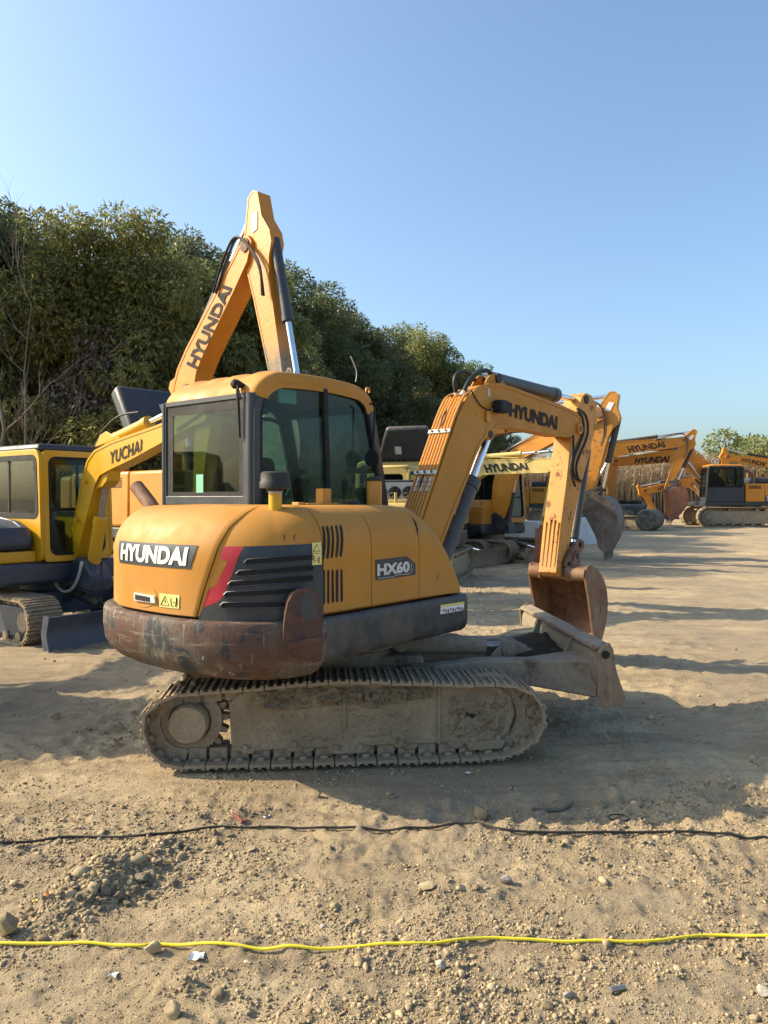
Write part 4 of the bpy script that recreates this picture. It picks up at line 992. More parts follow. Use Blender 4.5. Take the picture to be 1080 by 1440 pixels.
for y in (.10, .78):
    b = MB(); b.box(-.35, .25, y-.09, y+.09, 1.12, 1.58); cn = b.build('console', M['cabdark'], ex, bevel=.03)
    b = MB(); b.tube([(.16, y, 1.56), (.18, y, 1.76)], .012, 8); b.lathe((.18, y, 1.74), (.1, 0, 1), [(0, .018), (.05, .028), (.10, .024), (.12, .0)], 12); b.build('joystick', M['black'], cn)
for y in (.33, .55):
    b = MB(); b.tube([(.38, y, 1.12), (.36, y, 1.5), (.33, y, 1.62)], .010, 8); b.build('travel_lever', M['black'], ex)
b = MB(); b.box(.30, .40, -.01, .10, 1.5, 1.78); mon = b.build('monitor', M['black'], ex, bevel=.015)
b = MB(); b.tube([(-.84, .82, 2.2), (-.6, .84, 2.35), (.1, .84, 2.35), (.27, .82, 2.3)], .016, 8); b.build('grab_rail', M['black'], ex)
b = MB(); b.box(-.62, -.45, Y0+.047, Y0+.05, 2.36, 2.46); b.build('paper_notice', M['silver'], ex)
q = E.side(513, 645, .10); b = MB(); b.tube([(q.x, q.y-.05, q.z+.42), (q.x+.05, q.y-.06, q.z+.40), (q.x+.03, q.y-.05, q.z)], .008, 6); b.lathe((q.x+.03, q.y-.05, q.z), (1, 0, 0), [(-.02, .02), (-.015, .065), (0, .07), (.012, .05)], 20); b.build('mirror', M['black'], ex)
# rear wiper, lifting eye, aerial
q = E.back(338, 541, -.86); b = MB(); b.lathe(q, (-1, 0, 0), [(-.03, .012), (.02, .03), (.05, .034), (.07, .02), (.075, 0)], 14)
wp = b.build('wiper_motor', M['black'], ex)
p0, p1, p2 = E.back(334, 543, -.915), E.back(338, 560, -.912), E.back(337, 616, -.90); b = MB(); b.tube([q+Vector((-.05, 0, 0)), p0, p1], .008, 6); b.tube([p0+Vector((0, 0, -.02)), p2], [.012, .009], 6); b.build('wiper_arm', M['black'], wp)
q = E.side(521, 549, .0); b = MB(); b.tube([q+Vector((-.01+.02*math.cos(a), .02, -.005+.025*math.sin(a))) for a in np.linspace(-.5, 3.6, 12)], .009, 6); b.build('lifting_eye', M['orange'], roof)
p0, p1, p2 = E.side(500, 537, .0), E.side(501, 522, .0), E.side(493, 501, .0); b = MB(); b.tube(spline([p0, p1, p2], 4), .004, 5); b.build('aerial_wire', M['silver'], roof)

# ------------------------------------------------------------------ boom, arm and bucket of the front digger
RB = .42                                   # right-hand face of the boom
bp_ = [(602, 715), (634, 620), (647, 583), (660, 557), (672, 546), (688, 540.5), (702, 541), (718, 545), (750, 557), (790, 572), (810, 581), (817, 590), (817, 605), (811, 613), (795, 613.5), (765, 607), (735, 602), (715, 599), (700, 600), (687, 608), (676, 622), (668, 640), (655, 675), (640, 712)]
BO = E.sz(bp_, RB); BO = BO+[(.72, 1.30), (.55, 1.08), (.40, 1.12), (.36, 1.24)]
b = MB(); b.side(BO, -RB, -RB+.22); boom = b.build('boom', M['yellow'], ex, smooth=30, bevel=.006)
# flange lines standing proud of the side plates
fl = MB(); BI = inner(BO, -.012); BJ = inner(BO, .018)
ring(fl, [BI[i] for i in range(len(BI))], BJ, lambda p, q, t: (p, t, q), -RB-.006, -RB+.012); fl.build('flange', M['yellow'], boom, smooth=30)
nb = MB()
c = E.side(689, 611, RB); nb.side([(c.x+.07*math.cos(a), c.z+.02+.07*math.sin(a)) for a in np.linspace(0, 2*math.pi, 20)[:-1]], -RB-.004, -RB+.02); kn = nb.build('bracket', M['yellow'], boom)
b = MB(); b.cyl((c.x, -RB-.012, c.z), (c.x, -RB+.25, c.z), .035, 20); b.build('pin', M['rubber'], kn)
b = MB(); d = E.side(813, 603, RB); b.cyl((d.x, -RB-.03, d.z), (d.x, -RB+.25, d.z), .055, 20); tip = b.build('boom_pin', M['yellow2'], boom)
b = MB(); b.cyl((d.x, -RB-.036, d.z), (d.x, -RB-.028, d.z), .03, 16); b.build('pin', M['rust'], tip)
T1 = [E.side(*p, RB+.004) for p in [(716, 585.5), (783, 605), (784, 586), (717, 566)]]
lettering('HYUNDAI', quad(*T1, off=.003), boom, M['letter'], bold=.045, space=.98)
b = MB(); q = E.side(687.5, 552, RB); b.box(q.x-.012, q.x+.012, -RB-.003, -RB, q.z-.035, q.z+.035); b.build('small_label', M['silver'], boom)
# pipes along the back of the boom
yR, yL = -RB+.022, -RB+.20
back = [E.side(*p, RB) for p in [(590, 752), (634, 619), (646, 584), (656, 562)]]
pn = [Vector((-(back[1].z-back[0].z), 0, back[1].x-back[0].x)).normalized()]*4
pn[3] = Vector((-.62, 0, .78)); pn[2] = Vector((-.85, 0, .52))
for k in range(7):
    y = yR+(yL-yR)*k/6; pts = [Vector((q.x, y, q.z))+n*.026 for q, n in zip(back, pn)]
    b = MB(); end = pts[-1]+Vector((.10, 0, .05)) if k in (0, 3, 6) else pts[-1]
    b.tube(spline(pts+([end] if k in (0, 3, 6) else []), 5), .0125, 8); b.build('hydraulic_pipe', M['yellow2'], boom)
for (px, py) in ((617.5, 668), (638.5, 610)):
    q = E.side(px+3, py, RB); n = pn[0]; c = Vector((q.x, 0, q.z))
    b = MB(); t = Vector((-n.z, 0, n.x)); 
    cc = Vector((np.interp(q.z, [back[0].z, back[1].z, back[2].z], [back[0].x, back[1].x, back[2].x]), 0, q.z))
    m = Matrix((t, Vector((0, 1, 0)), n)).transposed().to_4x4(); m.translation = cc+n*.04
    b.box(-.018, .018, yR-.02, yL+.02, -.004, .010, m); cl = b.build('pipe_clamp', M['silver'], boom, bevel=.004)
    for y in (yR+.02, (yR+yL)/2, yL-.02):
        b = MB(); p = cc+n*.05; b.cyl((p.x, y, p.z), (p.x+n.x*.012, y, p.z+n.z*.012), .010, 6); b.build('bolt', M['rust'], cl)
for k in (0, 2, 4):
    y = yR+(yL-yR)*(k+.5)/6; p = Vector((np.interp(1.68, [back[0].z, back[1].z], [back[0].x, back[1].x]), 0, 1.68)); n = pn[0]; t = Vector((n.z, 0, -n.x))
    b = MB(); p0 = Vector((p.x, y, p.z))+n*.03
    for a in (-.10, -.055, -.01): b.cyl(p0-t*(a+.16)*-1*1.0, p0+t*(a+.20), .017, 8)
    b.build('hose_fitting', M['steel'], boom)
# thick hoses arching over the knee
for k, (px0, py0, pts) in enumerate([(641, 560, [(641, 552), (639, 535), (644, 525), (655, 524), (668, 535)]), (652, 555, [(652, 551), (660, 535), (672, 524), (684, 521), (692, 528), (697, 538)])]):
    y = -RB+(.17 if k == 0 else .07); q0 = [E.side(px, py, -y) for px, py in pts]
    b = MB(); b.tube(spline(q0, 5), .019, 10); b.build('hydraulic_hose', M['rubber'], boom)
    b = MB(); d_ = (q0[0]-q0[1]).normalized(); b.cyl(q0[0], q0[0]+d_*.05, .021, 10); b.build('hose_fitting', M['silver'], boom)
# thin cable down the back
b = MB(); y = -RB+.12; cp_ = [E.side(*p, -y) for p in [(660, 548), (648, 556), (640, 572), (626, 590), (622, 615), (612, 660), (598, 675), (595, 690)]]; b.tube(spline([q+Vector((-.04, 0, .02)) for q in cp_], 5), .006, 6); b.build('cable', M['rubber'], boom)
b = MB(); cp_ = [E.side(*p, RB+.012) for p in [(663, 549), (669, 560), (676, 570), (686, 576), (693, 576)]]; b.tube(spline(cp_, 5), .006, 6); b.build('cable', M['rubber'], boom)
b = MB(); q = E.side(705, 572, RB+.06); b.box(q.x-.075, q.x+.075, q.y-.05, q.y+.05, q.z-.055, q.z+.055, None); wk = b.build('work_light', M['black'], boom, bevel=.02)
b = MB(); b.tube([E.side(690, 576, RB), E.side(697, 577, RB+.03), E.side(702, 575, RB+.05)], .012, 8); b.build('light_bracket', M['steel'], wk)
b = MB(); q = E.side(684.5, 586, RB); b.box(q.x-.03, q.x+.03, -RB-.025, -RB, q.z-.05, q.z+.05); b.build('old_bracket', M['armyellow'], boom, bevel=.01)
# knee lugs and arm cylinder
YC = -RB+.11
lg = MB()
for y in (YC-.075, YC+.055): lg.side(E.sz([(662, 560), (676, 533), (682, 527), (690, 528), (700, 540), (712, 552), (690, 556)], -YC), y, y+.02)
lg.build('cylinder_lug', M['yellow'], boom, bevel=.005)
def cylinder(parent, a, b_, frac, r, rr, barrel, collar=True, rod='chrome'):
    a, b_ = Vector(a), Vector(b_); m_ = a+(b_-a)*frac; d = (b_-a).normalized()
    q = MB(); q.lathe(a-d*.0, d, [(0, r*.8), (.01, r), ((m_-a).length-.10, r), ((m_-a).length-.098, r*1.12), ((m_-a).length-.01, r*1.12), ((m_-a).length, r*.9)], 24); c_ = q.build('cylinder', M[barrel], parent)
    q = MB(); q.cyl(m_-d*.02, b_, rr, 20); q.build('cylinder_rod', M[rod], c_)
    return c_
pa, pb = E.side(690, 533, -YC), E.side(822, 566, -YC)
cylinder(boom, pa, pb, .65, .068, .030, 'barrel')
b = MB(); b.cyl((pa.x, YC-.09, pa.z), (pa.x, YC+.09, pa.z), .045, 18); b.build('pin', M['rubber'], boom)
# boom cylinder under the boom
pa = E.side(629, 752, -YC); pa = Vector((pa.x-.14, pa.y, pa.z-.28)); pb = E.side(686, 613, -YC)
bcl = cylinder(ex, pa, pb, .66, .080, .042, 'barrel'); bcl.name = 'boom_cylinder'
# boom foot and swing post
b = MB(); b.side([(.20, .78), (.20, 1.15), (.36, 1.32), (.52, 1.22), (.80, 1.02), (.86, .80)], -RB-.05, -RB-.01); b.side([(.20, .78), (.20, 1.15), (.36, 1.32), (.52, 1.22), (.80, 1.02), (.86, .80)], -RB+.23, -RB+.27); b.box(.2, .8, -RB-.01, -RB+.23, .78, .95); b.build('boom_mount', M['dark'], ex, bevel=.008)
# arm
RA = .41; AW = .20
AO = E.sz([(816, 570), (819, 557), (825, 552.5), (832, 556), (838, 572), (836.5, 600), (829, 640), (815, 690), (806, 740), (797, 790), (793, 807), (787, 811), (782.5, 806), (789, 740), (797, 680), (803, 622), (805, 600), (811, 582)], RA)
b = MB(); b.side(AO, -RA, -RA+AW); arm = b.build('arm', M['armyellow'], ex, smooth=30, bevel=.008)
# ears of the arm stand as two plates with a gap; guard ribs on the lower rear face
b = MB(); q = E.side(824, 562, RA); b.cyl((q.x, -RA-.015, q.z), (q.x, -RA+AW+.015, q.z), .045, 18); b.build('pin', M['rubber'], arm)
lo, hi = E.side(784, 803, RA), E.side(790.5, 731, RA); dv = (hi-lo); nrm = Vector((-dv.z, 0, dv.x)).normalized()
if nrm.x > 0: nrm = -nrm
for k in range(4):
    y = -RA+.032+.045*k; e = .0 if k in (1, 2) else .05
    b = MB(); a0 = lo+dv*(.06+e*.3); a1 = lo+dv*(1-e); a0.y = a1.y = 0
    m = Matrix((dv.normalized(), Vector((0, 1, 0)), nrm)).transposed().to_4x4(); m.translation = Vector((a0.x, y, a0.z)); Lr = (a1-a0).length
    b.box(0, Lr, -.009, .009, -.004, .022, m); b.build('guard_rib', M['armyellow'], arm, bevel=.006)
# bucket cylinder on the outer side of the arm, hoses
pa, pb = E.side(829, 632, -YC), E.side(812, 762, -YC)
pa.x += -.06; pb.x += -.10
bkc = cylinder(arm, pa, pb, .97, .046, .026, 'barrel'); bkc.name = 'bucket_cylinder'
for k, pts in enumerate([[(812, 578), (819, 588), (820, 610), (808, 640), (806, 660), (810, 672), (817, 676)], [(812, 575), (824, 585), (826, 612), (812, 648), (811, 665), (816, 677), (822, 676)], [(806, 612), (806, 635), (803, 655), (804, 668), (809, 684)]]):
    b = MB(); b.tube(spline([E.side(*p, RA+.02+.012*k) for p in pts], 5), .013, 8); b.build('hydraulic_hose', M['rubber'], arm)
# bucket links
bk = [E.side(*p, -YC) for p in [(812, 765), (797, 801)]]
def link_plate(pix, rv, t, name, mat, parent):
    b = MB(); b.side(E.sz(pix, rv), -rv, -rv+t); return b.build(name, mat, parent, bevel=.006)
for y_ in (.455, .20):
    dx = 0 if y_ > .3 else -24
    link_plate([(818+dx, 758), (822+dx, 762), (822+dx, 770), (816+dx, 778), (809+dx, 788), (806+dx, 797), (800+dx, 800), (795+dx, 797), (796+dx, 789), (802+dx, 775), (810+dx, 763)], y_, .03, 'link', M['rust'], arm)
b = MB()
for p in ((816, 766), (800, 794)):
    q = E.side(*p, .455); b = MB(); b.cyl((q.x, -.475, q.z), (q.x, -.15, q.z), .028, 16); b.build('pin', M['rubber'], arm)
# bucket: hinge tube, two side plates, curved shell
BR0, BR1 = .035, .665
hp = E.flat(788, 803, .945); hx, hz = 2.87, .945
bu = MB()
shell = [(hx-.02, hz+.07), (hx+.10, hz+.075), (hx+.26, hz+.00), (hx+.40, hz-.13), (hx+.455, hz-.30), (hx+.43, hz-.48), (hx+.33, hz-.66), (hx+.235, hz-.735)]
shell = [(p.x, p.z) for p in spline([(a, 0, c) for a, c in shell], 4)]
inn = inner(shell+[(hx+.1, hz-.3)], .016)[:len(shell)]
bu.prism(shell+inn[::-1], lambda p, q, t: (p, t, q), -BR1+.01, -BR0-.01); buk = bu.build('bucket', M['rust'], ex, smooth=45)
for y0, y1 in ((-BR1-.004, -BR1+.016), (-BR0-.016, -BR0+.004)):
    b = MB(); sp_ = inner(shell+[(hx+.20, hz-.75), (hx+.11, hz-.55), (hx+.03, hz-.25), (hx-.05, hz-.03)], -.008); b.side(sp_, y0, y1); b.build('side_plate', M['rust'], buk)
b = MB(); b.cyl((hx, -BR1+.01, hz), (hx, -RA-.06, hz), .068, 24); b.cyl((hx, -RA+AW+.06, hz), (hx, -BR0-.01, hz), .068, 24); b.cyl((hx, -RA-.02, hz), (hx, -RA+AW+.02, hz), .058, 24); b.build('hinge_tube', M['rust'], buk)
for y in (-RA-.065, -RA+AW+.03):
    b = MB(); b.side([(hx-.07, hz), (hx-.05, hz-.06), (hx, hz-.08), (hx+.06, hz-.06), (hx+.28, hz-.01), (hx+.24, hz+.12), (hx+.22, hz+.20), (hx+.17, hz+.22), (hx+.12, hz+.19), (hx+.08, hz+.10), (hx, hz+.085), (hx-.05, hz+.06)], y, y+.035); b.build('hinge_ear', M['rust'], buk, bevel=.006)
b = MB(); b.cyl((hx+.17, -RA-.07, hz+.165), (hx+.17, -RA+AW+.07, hz+.165), .03, 16); b.build('pin', M['rubber'], buk); b = MB(); b.cyl((hx, -RA-.072, hz), (hx, -RA+AW+.07, hz), .028, 16); b.build('pin', M['rubber'], buk)
for k in range(5):
    y = -BR1+.05+(BR1-BR0-.10)*k/4; b = MB(); x, z = hx+.235, hz-.735; m = Matrix.Translation((x, y, z)) @ Matrix.Rotation(R(-142), 4, 'Y')
    b.add([m @ Vector(p) for p in [(-.06, -.03, -.022), (-.06, .03, -.022), (-.06, .03, .022), (-.06, -.03, .022), (.10, -.02, -.006), (.10, .02, -.006), (.10, .02, .006), (.10, -.02, .006)]], [(0, 1, 2, 3), (4, 7, 6, 5), (0, 4, 5, 1), (1, 5, 6, 2), (2, 6, 7, 3), (3, 7, 4, 0)]); b.build('tooth', M['rust'], buk)

# ------------------------------------------------------------------ the other machines
def stadium(L, h, n=12):
    r = h/2; out = []
    for k in range(n+1): a = math.pi/2-math.pi*k/n; out.append((L/2-r+r*math.cos(a), r+r*math.sin(a)))
    for k in range(n+1): a = -math.pi/2-math.pi*k/n; out.append((-L/2+r+r*math.cos(a), r+r*math.sin(a)))
    return out
def rrect(x0, x1, z0, z1, r, n=4, skew=None):
    out = []
    for cx, cz, a0 in ((x1-r, z1-r, 0), (x0+r, z1-r, 90), (x0+r, z0+r, 180), (x1-r, z0+r, 270)):
        for k in range(n+1): a = R(a0+90*k/n); out.append((cx+r*math.cos(a), cz+r*math.sin(a)))
    return [(x+(skew(z) if skew else 0), z) for x, z in out]
SH_ = {}
def undercarriage(root, L, h, g, sw, steel, framemat, shoes=True, pitch=.134, heading=0., frame_h=.5):
    ca_, sa_ = math.cos(R(heading)), math.sin(R(heading))
    T = lambda t, rr, z: Vector((t*ca_+rr*sa_, t*sa_-rr*ca_, z))
    if (pitch, sw) not in SH_: SH_[(pitch, sw)] = shoe_mesh(pitch, sw, steel, t=.02, gh_=.022)
    for sg in (1, -1):
        if shoes: add_track(root, stadium(L, h), g*sg, sg, T, pitch, SH_[(pitch, sw)], (steel,), seed=int(L*10)+sg)
        else:
            b = MB(); pth, _ = resample(stadium(L, h), 96)
            def f(i, j):
                p, d = pth[i]; e = .0 if i % 2 else .035; o = [(-sw/2, .0), (sw/2, .0), (sw/2, .10), (-sw/2, .10), (-sw/2, .0)][j]
                q = e if o[1] == 0 else .1; return T(p[0]+d[1]*q, g*sg+o[0], p[1]-d[0]*q)
            b.grid(f, range(96), range(5), closed=True); b.build('track_chain', steel, root, smooth=0)
        b = MB(); r0 = h/2
        b.prism([(-L/2+r0*1.5, h*.16), (L/2-r0*1.1, h*.16), (L/2-r0*.95, h*.3), (L/2-r0*.95, h*.72), (L/2-r0*1.2, h*.80), (-L/2+r0*1.5, h*.80)], lambda p, q, t: T(p, t*sg, q), g-sw*.3, g+sw*.28); b.build('track_frame', framemat, root, bevel=.02)
        for t, nm in ((-L/2+r0, 'sprocket'), (L/2-r0, 'idler')):
            b = MB(); disc(b, T, (t, r0), (g-sw*.22)*sg, (g+sw*.26)*sg, [(0, 0), (0, r0*.75), (1, r0*.75), (1, r0*.45), (1.15, r0*.4), (1.15, 0)], 24); b.build(nm, steel, root)
        nr = 7
        for k in range(nr):
            t = -L/2+r0*1.6+(L-3*r0)*k/(nr-1); b = MB(); disc(b, T, (t, h*.18), (g-sw*.2)*sg, (g+sw*.32)*sg, [(0, 0), (0, h*.10), (1, h*.10), (1, 0)], 12); b.build('track_roller', steel, root)
        for t in (-L*.14, L*.16):
            b = MB(); disc(b, T, (t, h*.86), (g-sw*.1)*sg, (g+sw*.34)*sg, [(0, 0), (0, h*.07), (1, h*.07), (1, 0)], 12); b.build('carrier_roller', steel, root)
    b = MB(); b.add([T(t, rr, z) for t in (-L*.2, L*.2) for rr in (-g, g) for z in (h*.45, h*.95)], [(0, 1, 3, 2), (4, 6, 7, 5), (0, 4, 5, 1), (2, 3, 7, 6), (0, 2, 6, 4), (1, 5, 7, 3)]); b.lathe((0, 0, h*.9), (0, 0, 1), [(0, g*.5), (h*.3, g*.5)], 32); b.build('car_body', framemat, root)
    return T
def dozer(root, T, s, half, z0, z1, mat, armmat):
    pr = [(s+.04, z1), (s-.015, z0+(z1-z0)*.7), (s-.02, z0+(z1-z0)*.4), (s+.05, z0), (s-.01, z0), (s-.07, z0+(z1-z0)*.45), (s-.06, z0+(z1-z0)*.75), (s-.02, z1)]
    b = MB(); b.prism(pr, lambda p, q, t: T(p, t, q), -half, half); bl_ = b.build('dozer_blade', mat, root, bevel=.006)
    for sg in (1, -1):
        b = MB(); b.prism([(s+.06, z1+.01), (s+.01, z0+(z1-z0)*.5), (s+.07, z0-.01), (s-.05, z0-.01), (s-.1, z0+(z1-z0)*.5), (s-.05, z1+.01)], lambda p, q, t: T(p, t*sg, q), half-.005, half+.018); b.build('end_plate', mat, bl_)
        b = MB(); b.add([T(t, q*sg, z) for t, q0 in ((s-1.25, .32), (s-.05, .55)) for q in (q0, q0+.14) for z in (z0+.1, z0+.25)], [(0, 1, 3, 2), (4, 6, 7, 5), (0, 4, 5, 1), (2, 3, 7, 6), (0, 2, 6, 4), (1, 5, 7, 3)]); b.build('blade_arm', armmat, root)
    cylinder(root, T(s-1.2, 0, z1+.12), T(s-.15, 0, z0+.3), .6, .06, .035, 'barrel').name = 'blade_cylinder'
    return bl_
def cab(root, x0, x1, y0, y1, z0, z1, sill, paintm, roofm, trim, lean=.12, frontsill=None, rad=.09):
    lean_f = lambda z: -lean*max(0, (z-z0-.35*(z1-z0))/(z1-z0))
    H = z1-z0; fs = frontsill if frontsill is not None else sill
    sk = lambda z: lean_f(z)
    for y in (y0, y1-.05):
        O = rrect(x0, x1, z0, z1-.04, .12); I = rrect(x0+.10, x1-.09, sill, z1-.14, rad)
        O = [(x+(sk(z) if x > (x0+x1)/2 else 0), z) for x, z in O]; I = [(x+(sk(z) if x > (x0+x1)/2 else 0), z) for x, z in I]
        b = MB(); ring(b, O, I, lambda p, q, t: (p, t, q), y, y+.05); sf = b.build('cab_side', paintm, root, bevel=.01)
        b = MB(); b.side(inner(I, -.003), y+.02, y+.028); b.build('side_window', M['glassbg'], sf)
        b = MB(); ring(b, inner(I, -.035), inner(I, .03), lambda p, q, t: (p, t, q), y-.006, y+.056); b.build('window_seal', trim, sf)
        b = MB(); xm = (x0+x1)/2-.02; b.box(xm-.018, xm+.018, y+.012, y+.036, sill, z1-.14); b.build('window_post', trim, sf)
    # the front follows the lean
    yy0, yy1 = y0+.05, y1-.05
    O = rrect(yy0, yy1, z0, z1-.05, .06); I = rrect(yy0+.07, yy1-.07, fs, z1-.13, .10)
    fx = lambda z: x1-.012+sk(z)
    b = MB(); ring(b, O, I, lambda p, q, t: (fx(q)+t, p, q), -.05, .012); ff = b.build('cab_front', paintm, root, bevel=.008)
    b = MB(); b.prism(I, lambda p, q, t: (fx(q)+t, p, q), -.02, -.012); b.build('windscreen', M['glassbg'], ff)
    b = MB(); ring(b, inner(I, -.004), inner(I, .022), lambda p, q, t: (fx(q)+t, p, q), -.03, .018); b.build('window_seal', trim, ff)
    zc = z0+.45*H; b = MB(); b.box(fx(zc)-.03, fx(zc)-.008, yy0+.07, yy1-.07, zc-.02, zc+.02); b.build('windscreen_rail', trim, ff)
    O = rrect(yy0, yy1, z0, z1-.05, .06); I = rrect(yy0+.08, yy1-.08, sill+.1, z1-.16, .08)
    b = MB(); ring(b, O, I, lambda p, q, t: (t, p, q), x0+.002, x0+.05); rf_ = b.build('cab_rear', paintm, root)
    b = MB(); b.prism(I, lambda p, q, t: (t, p, q), x0+.02, x0+.028); b.build('rear_window', M['glassbg'], rf_)
    b = MB(); b.box(x0+.02, x1-.03-lean*.62, y0+.015, y1-.015, z1-.07, z1+.03); b.build('cab_roof', roofm, root, bevel=.05, segs=3)
    b = MB(); b.box(x0+.05, x1-.1, y0+.06, y1-.06, z0, z0+.10); b.build('cab_floor', M['cabdark'], root)
    xm = x0+.42*(x1-x0); ym = (y0+y1)/2
    b = MB(); b.box(xm-.2, xm+.25, ym-.22, ym+.22, z0+.1, z0+.48); st = b.build('seat', M['seat'], root, bevel=.04)
    b = MB(); b.box(xm-.24, xm-.12, ym-.22, ym+.22, z0+.45, z0+1.0); b.build('backrest', M['seat'], st, bevel=.04); b = MB(); b.box(xm-.24, xm-.14, ym-.13, ym+.13, z0+1.03, z0+1.25); b.build('headrest', M['seat'], st, bevel=.04)
    b = MB(); b.box(xm-.1, xm+.45, y0+.08, y0+.25, z0+.1, z0+.62); b.build('console', M['cabdark'], root, bevel=.03)
def rot2(o, ang): c, s = math.cos(ang), math.sin(ang); return lambda a, b_: (o[0]+a*c-b_*s, o[1]+a*s+b_*c)
# outlines along the chord from foot pin to tip pin, unit length 5.6 m (large) and 2.96 m (small)
BOOM_L = [(-.2, .14), (.9, .82), (1.7, 1.28), (2.15, 1.42), (2.6, 1.40), (3.1, 1.24), (5.35, .26), (5.7, .14), (5.78, -.02), (5.7, -.16), (5.3, -.17), (4.6, .06), (3.2, .58), (2.75, .70), (2.35, .66), (1.9, .46), (.9, -.02), (.25, -.26), (-.1, -.24), (-.24, -.05)]
BOOM_S = [(-.12, .09), (.55, .62), (.86, .80), (1.02, .845), (1.18, .83), (1.5, .72), (2.75, .17), (2.98, .10), (3.05, 0), (2.98, -.10), (2.7, -.10), (1.6, .36), (1.38, .44), (1.22, .43), (1.06, .34), (.45, -.03), (.12, -.15), (-.08, -.12)]
ARM_L = [(-.92, -.16), (-.98, -.02), (-.88, .14), (-.35, .28), (.03, .52), (.22, .52), (.42, .38), (.7, .29), (2.75, .15), (2.98, .12), (3.04, 0), (2.98, -.13), (2.7, -.15), (.9, -.24), (.35, -.30), (-.1, -.28), (-.5, -.24)]
def front_gear(root, fr, rv, foot, cfg, P):
    """boom, arm, bucket and their cylinders from four measured joints: tip, ear of the arm, bucket pin, teeth"""
    big = cfg.get('big', True); w_ = cfg['w']; mb_, ma_, mbk = cfg['boom'], cfg.get('arm', cfg['boom']), cfg.get('bucket', M['rustgrey'])
    yc = -rv; tip, pin, teeth = [Vector((q.x, q.z)) for q in (fr.side(*p, rv+cfg.get('face', 1)*w_*.45) for p in P[:3])]; foot = Vector(foot)
    v = tip-foot; ch = 5.6 if big else 2.96; k = v.length/ch; an = math.atan2(v.y, v.x)
    if cfg.get('verbose'): print('gear', cfg['verbose'], 'boom', round(v.length, 2), 'arm', round((pin-tip).length, 2), 'bucket', round((teeth-pin).length, 2))
    tr = rot2(foot, an); kz = cfg.get('rise', k)
    tb_ = lambda a, b_: tr(a*k, b_*kz)
    poly = [tb_(*p) for p in (BOOM_L if big else BOOM_S)]
    b = MB(); b.side(poly, yc-w_/2, yc+w_/2); boom_ = b.build('boom', mb_, root, smooth=30, bevel=.01*ch/3)
    b = MB(); ring(b, inner(poly, -.01*ch/4), inner(poly, .022*ch/4), lambda p, q, t: (p, t, q), yc-w_/2-.008, yc+w_/2+.008); b.build('flange', mb_, boom_, smooth=30)
    for (a, b_, r_) in ((0, 0, .1), (ch, 0, .09), (ch*.41, ch*.16, .07)):
        q = tb_(a, b_); b = MB(); b.cyl((q[0], yc-w_/2-.03, q[1]), (q[0], yc+w_/2+.03, q[1]), r_*ch/5.6+.02, 16); b.build('pin', M['rust'] if r_ < .1 else mb_, boom_)
    if cfg.get('text'):
        u0, u1, zc, hh = cfg.get('tpos', (.56, .84, None, .05) if big else (.50, .80, None, .05))
        a0, a1 = u0*ch, u1*ch; cl = lambda a: np.interp(a, [ch*.42, ch*.97], [ch*.185 if big else ch*.21, .0]); h2 = hh*ch*.62
        c4 = [(a0, cl(a0)-h2), (a1, cl(a1)-h2*.85), (a1, cl(a1)+h2*.85), (a0, cl(a0)+h2)]
        for sgn in (1, -1):
            pts = [tb_(*p) for p in c4]
            if sgn > 0: Q = [Vector((p[0], yc-w_/2-.010, p[1])) for p in pts]
            else: Q = [Vector((pts[i][0], yc+w_/2+.010, pts[i][1])) for i in (1, 0, 3, 2)]
            lettering(cfg['text'], quad(*Q, off=.004), boom_, M['letter'], bold=.035, space=cfg.get('space', .98))
    # arm
    d = pin-tip; aa = math.atan2(d.y, d.x); ka = d.length/2.98; ta_ = rot2(tip, aa); wa = w_*.72
    kb = cfg.get('armw', ka); ao = cfg.get('aoff', .13); ta = lambda a, b_: ta_(a*ka*(1 if a > 0 else .78), b_*kb+(ao*max(0, 1-max(a, 0)/2.4)+.26*max(0, -a))*ka)
    poly = [ta(*p) for p in ARM_L]; b = MB(); b.side(poly, yc-wa/2, yc+wa/2); arm_ = b.build('arm', ma_, root, smooth=30, bevel=.01*ch/3)
    b = MB(); ring(b, inner(poly[:-1], -.006), inner(poly[:-1], .02*ch/5), lambda p, q, t: (p, t, q), yc-wa/2-.006, yc+wa/2+.006); b.build('flange', ma_, arm_, smooth=30)
    if cfg.get('armlabel'):
        p = [ta(*q) for q in ((-.52, -.02), (-.52, .16), (-.16, .16), (-.16, -.02))]; s_ = -1 if cfg['armlabel'] > 0 else 1; y_ = yc+s_*(wa/2+.011)
        b = MB(); b.add([(q[0], y_, q[1]) for q in p], [(0, 1, 2, 3)]); b.build('warning_label', M['white'], arm_, smooth=0)
    # cylinders
    lug = tb_(ch*.385, ch*(.285 if big else .315)); ear = ta(-.82, -.02)
    cm = cfg.get('cyl', 'barrel')
    b = MB()
    for yy in (-.09, .06): b.side([tb_(ch*.33, ch*.23), tb_(ch*.37, ch*(.30 if big else .33)), tb_(ch*.40, ch*(.30 if big else .33)), tb_(ch*.46, ch*.235)], yc+yy*ch/4, yc+(yy+.03)*ch/4)
    b.build('cylinder_lug', mb_, boom_)
    L_ear = (lug[0], yc, lug[1]), (ear[0], yc, ear[1])
    cylinder(boom_, *L_ear, cfg.get('cf', .62), .085*ch/5.6+.015, .045*ch/5.6+.008, cm).name = 'arm_cylinder'
    q = ta(.13, .46); p2 = ta(2.35, .42); bc_ = cylinder(arm_, (q[0], yc, q[1]), (p2[0], yc, p2[1]), .62, .072*ch/5.6+.012, .04*ch/5.6+.008, cfg.get('bcyl', 'barrel')); bc_.name = 'bucket_cylinder'
    base = cfg.get('bc0', (foot.x+.55*ch/5.6, foot.y-.55*ch/5.6)); q = tb_(ch*.40, ch*.155)
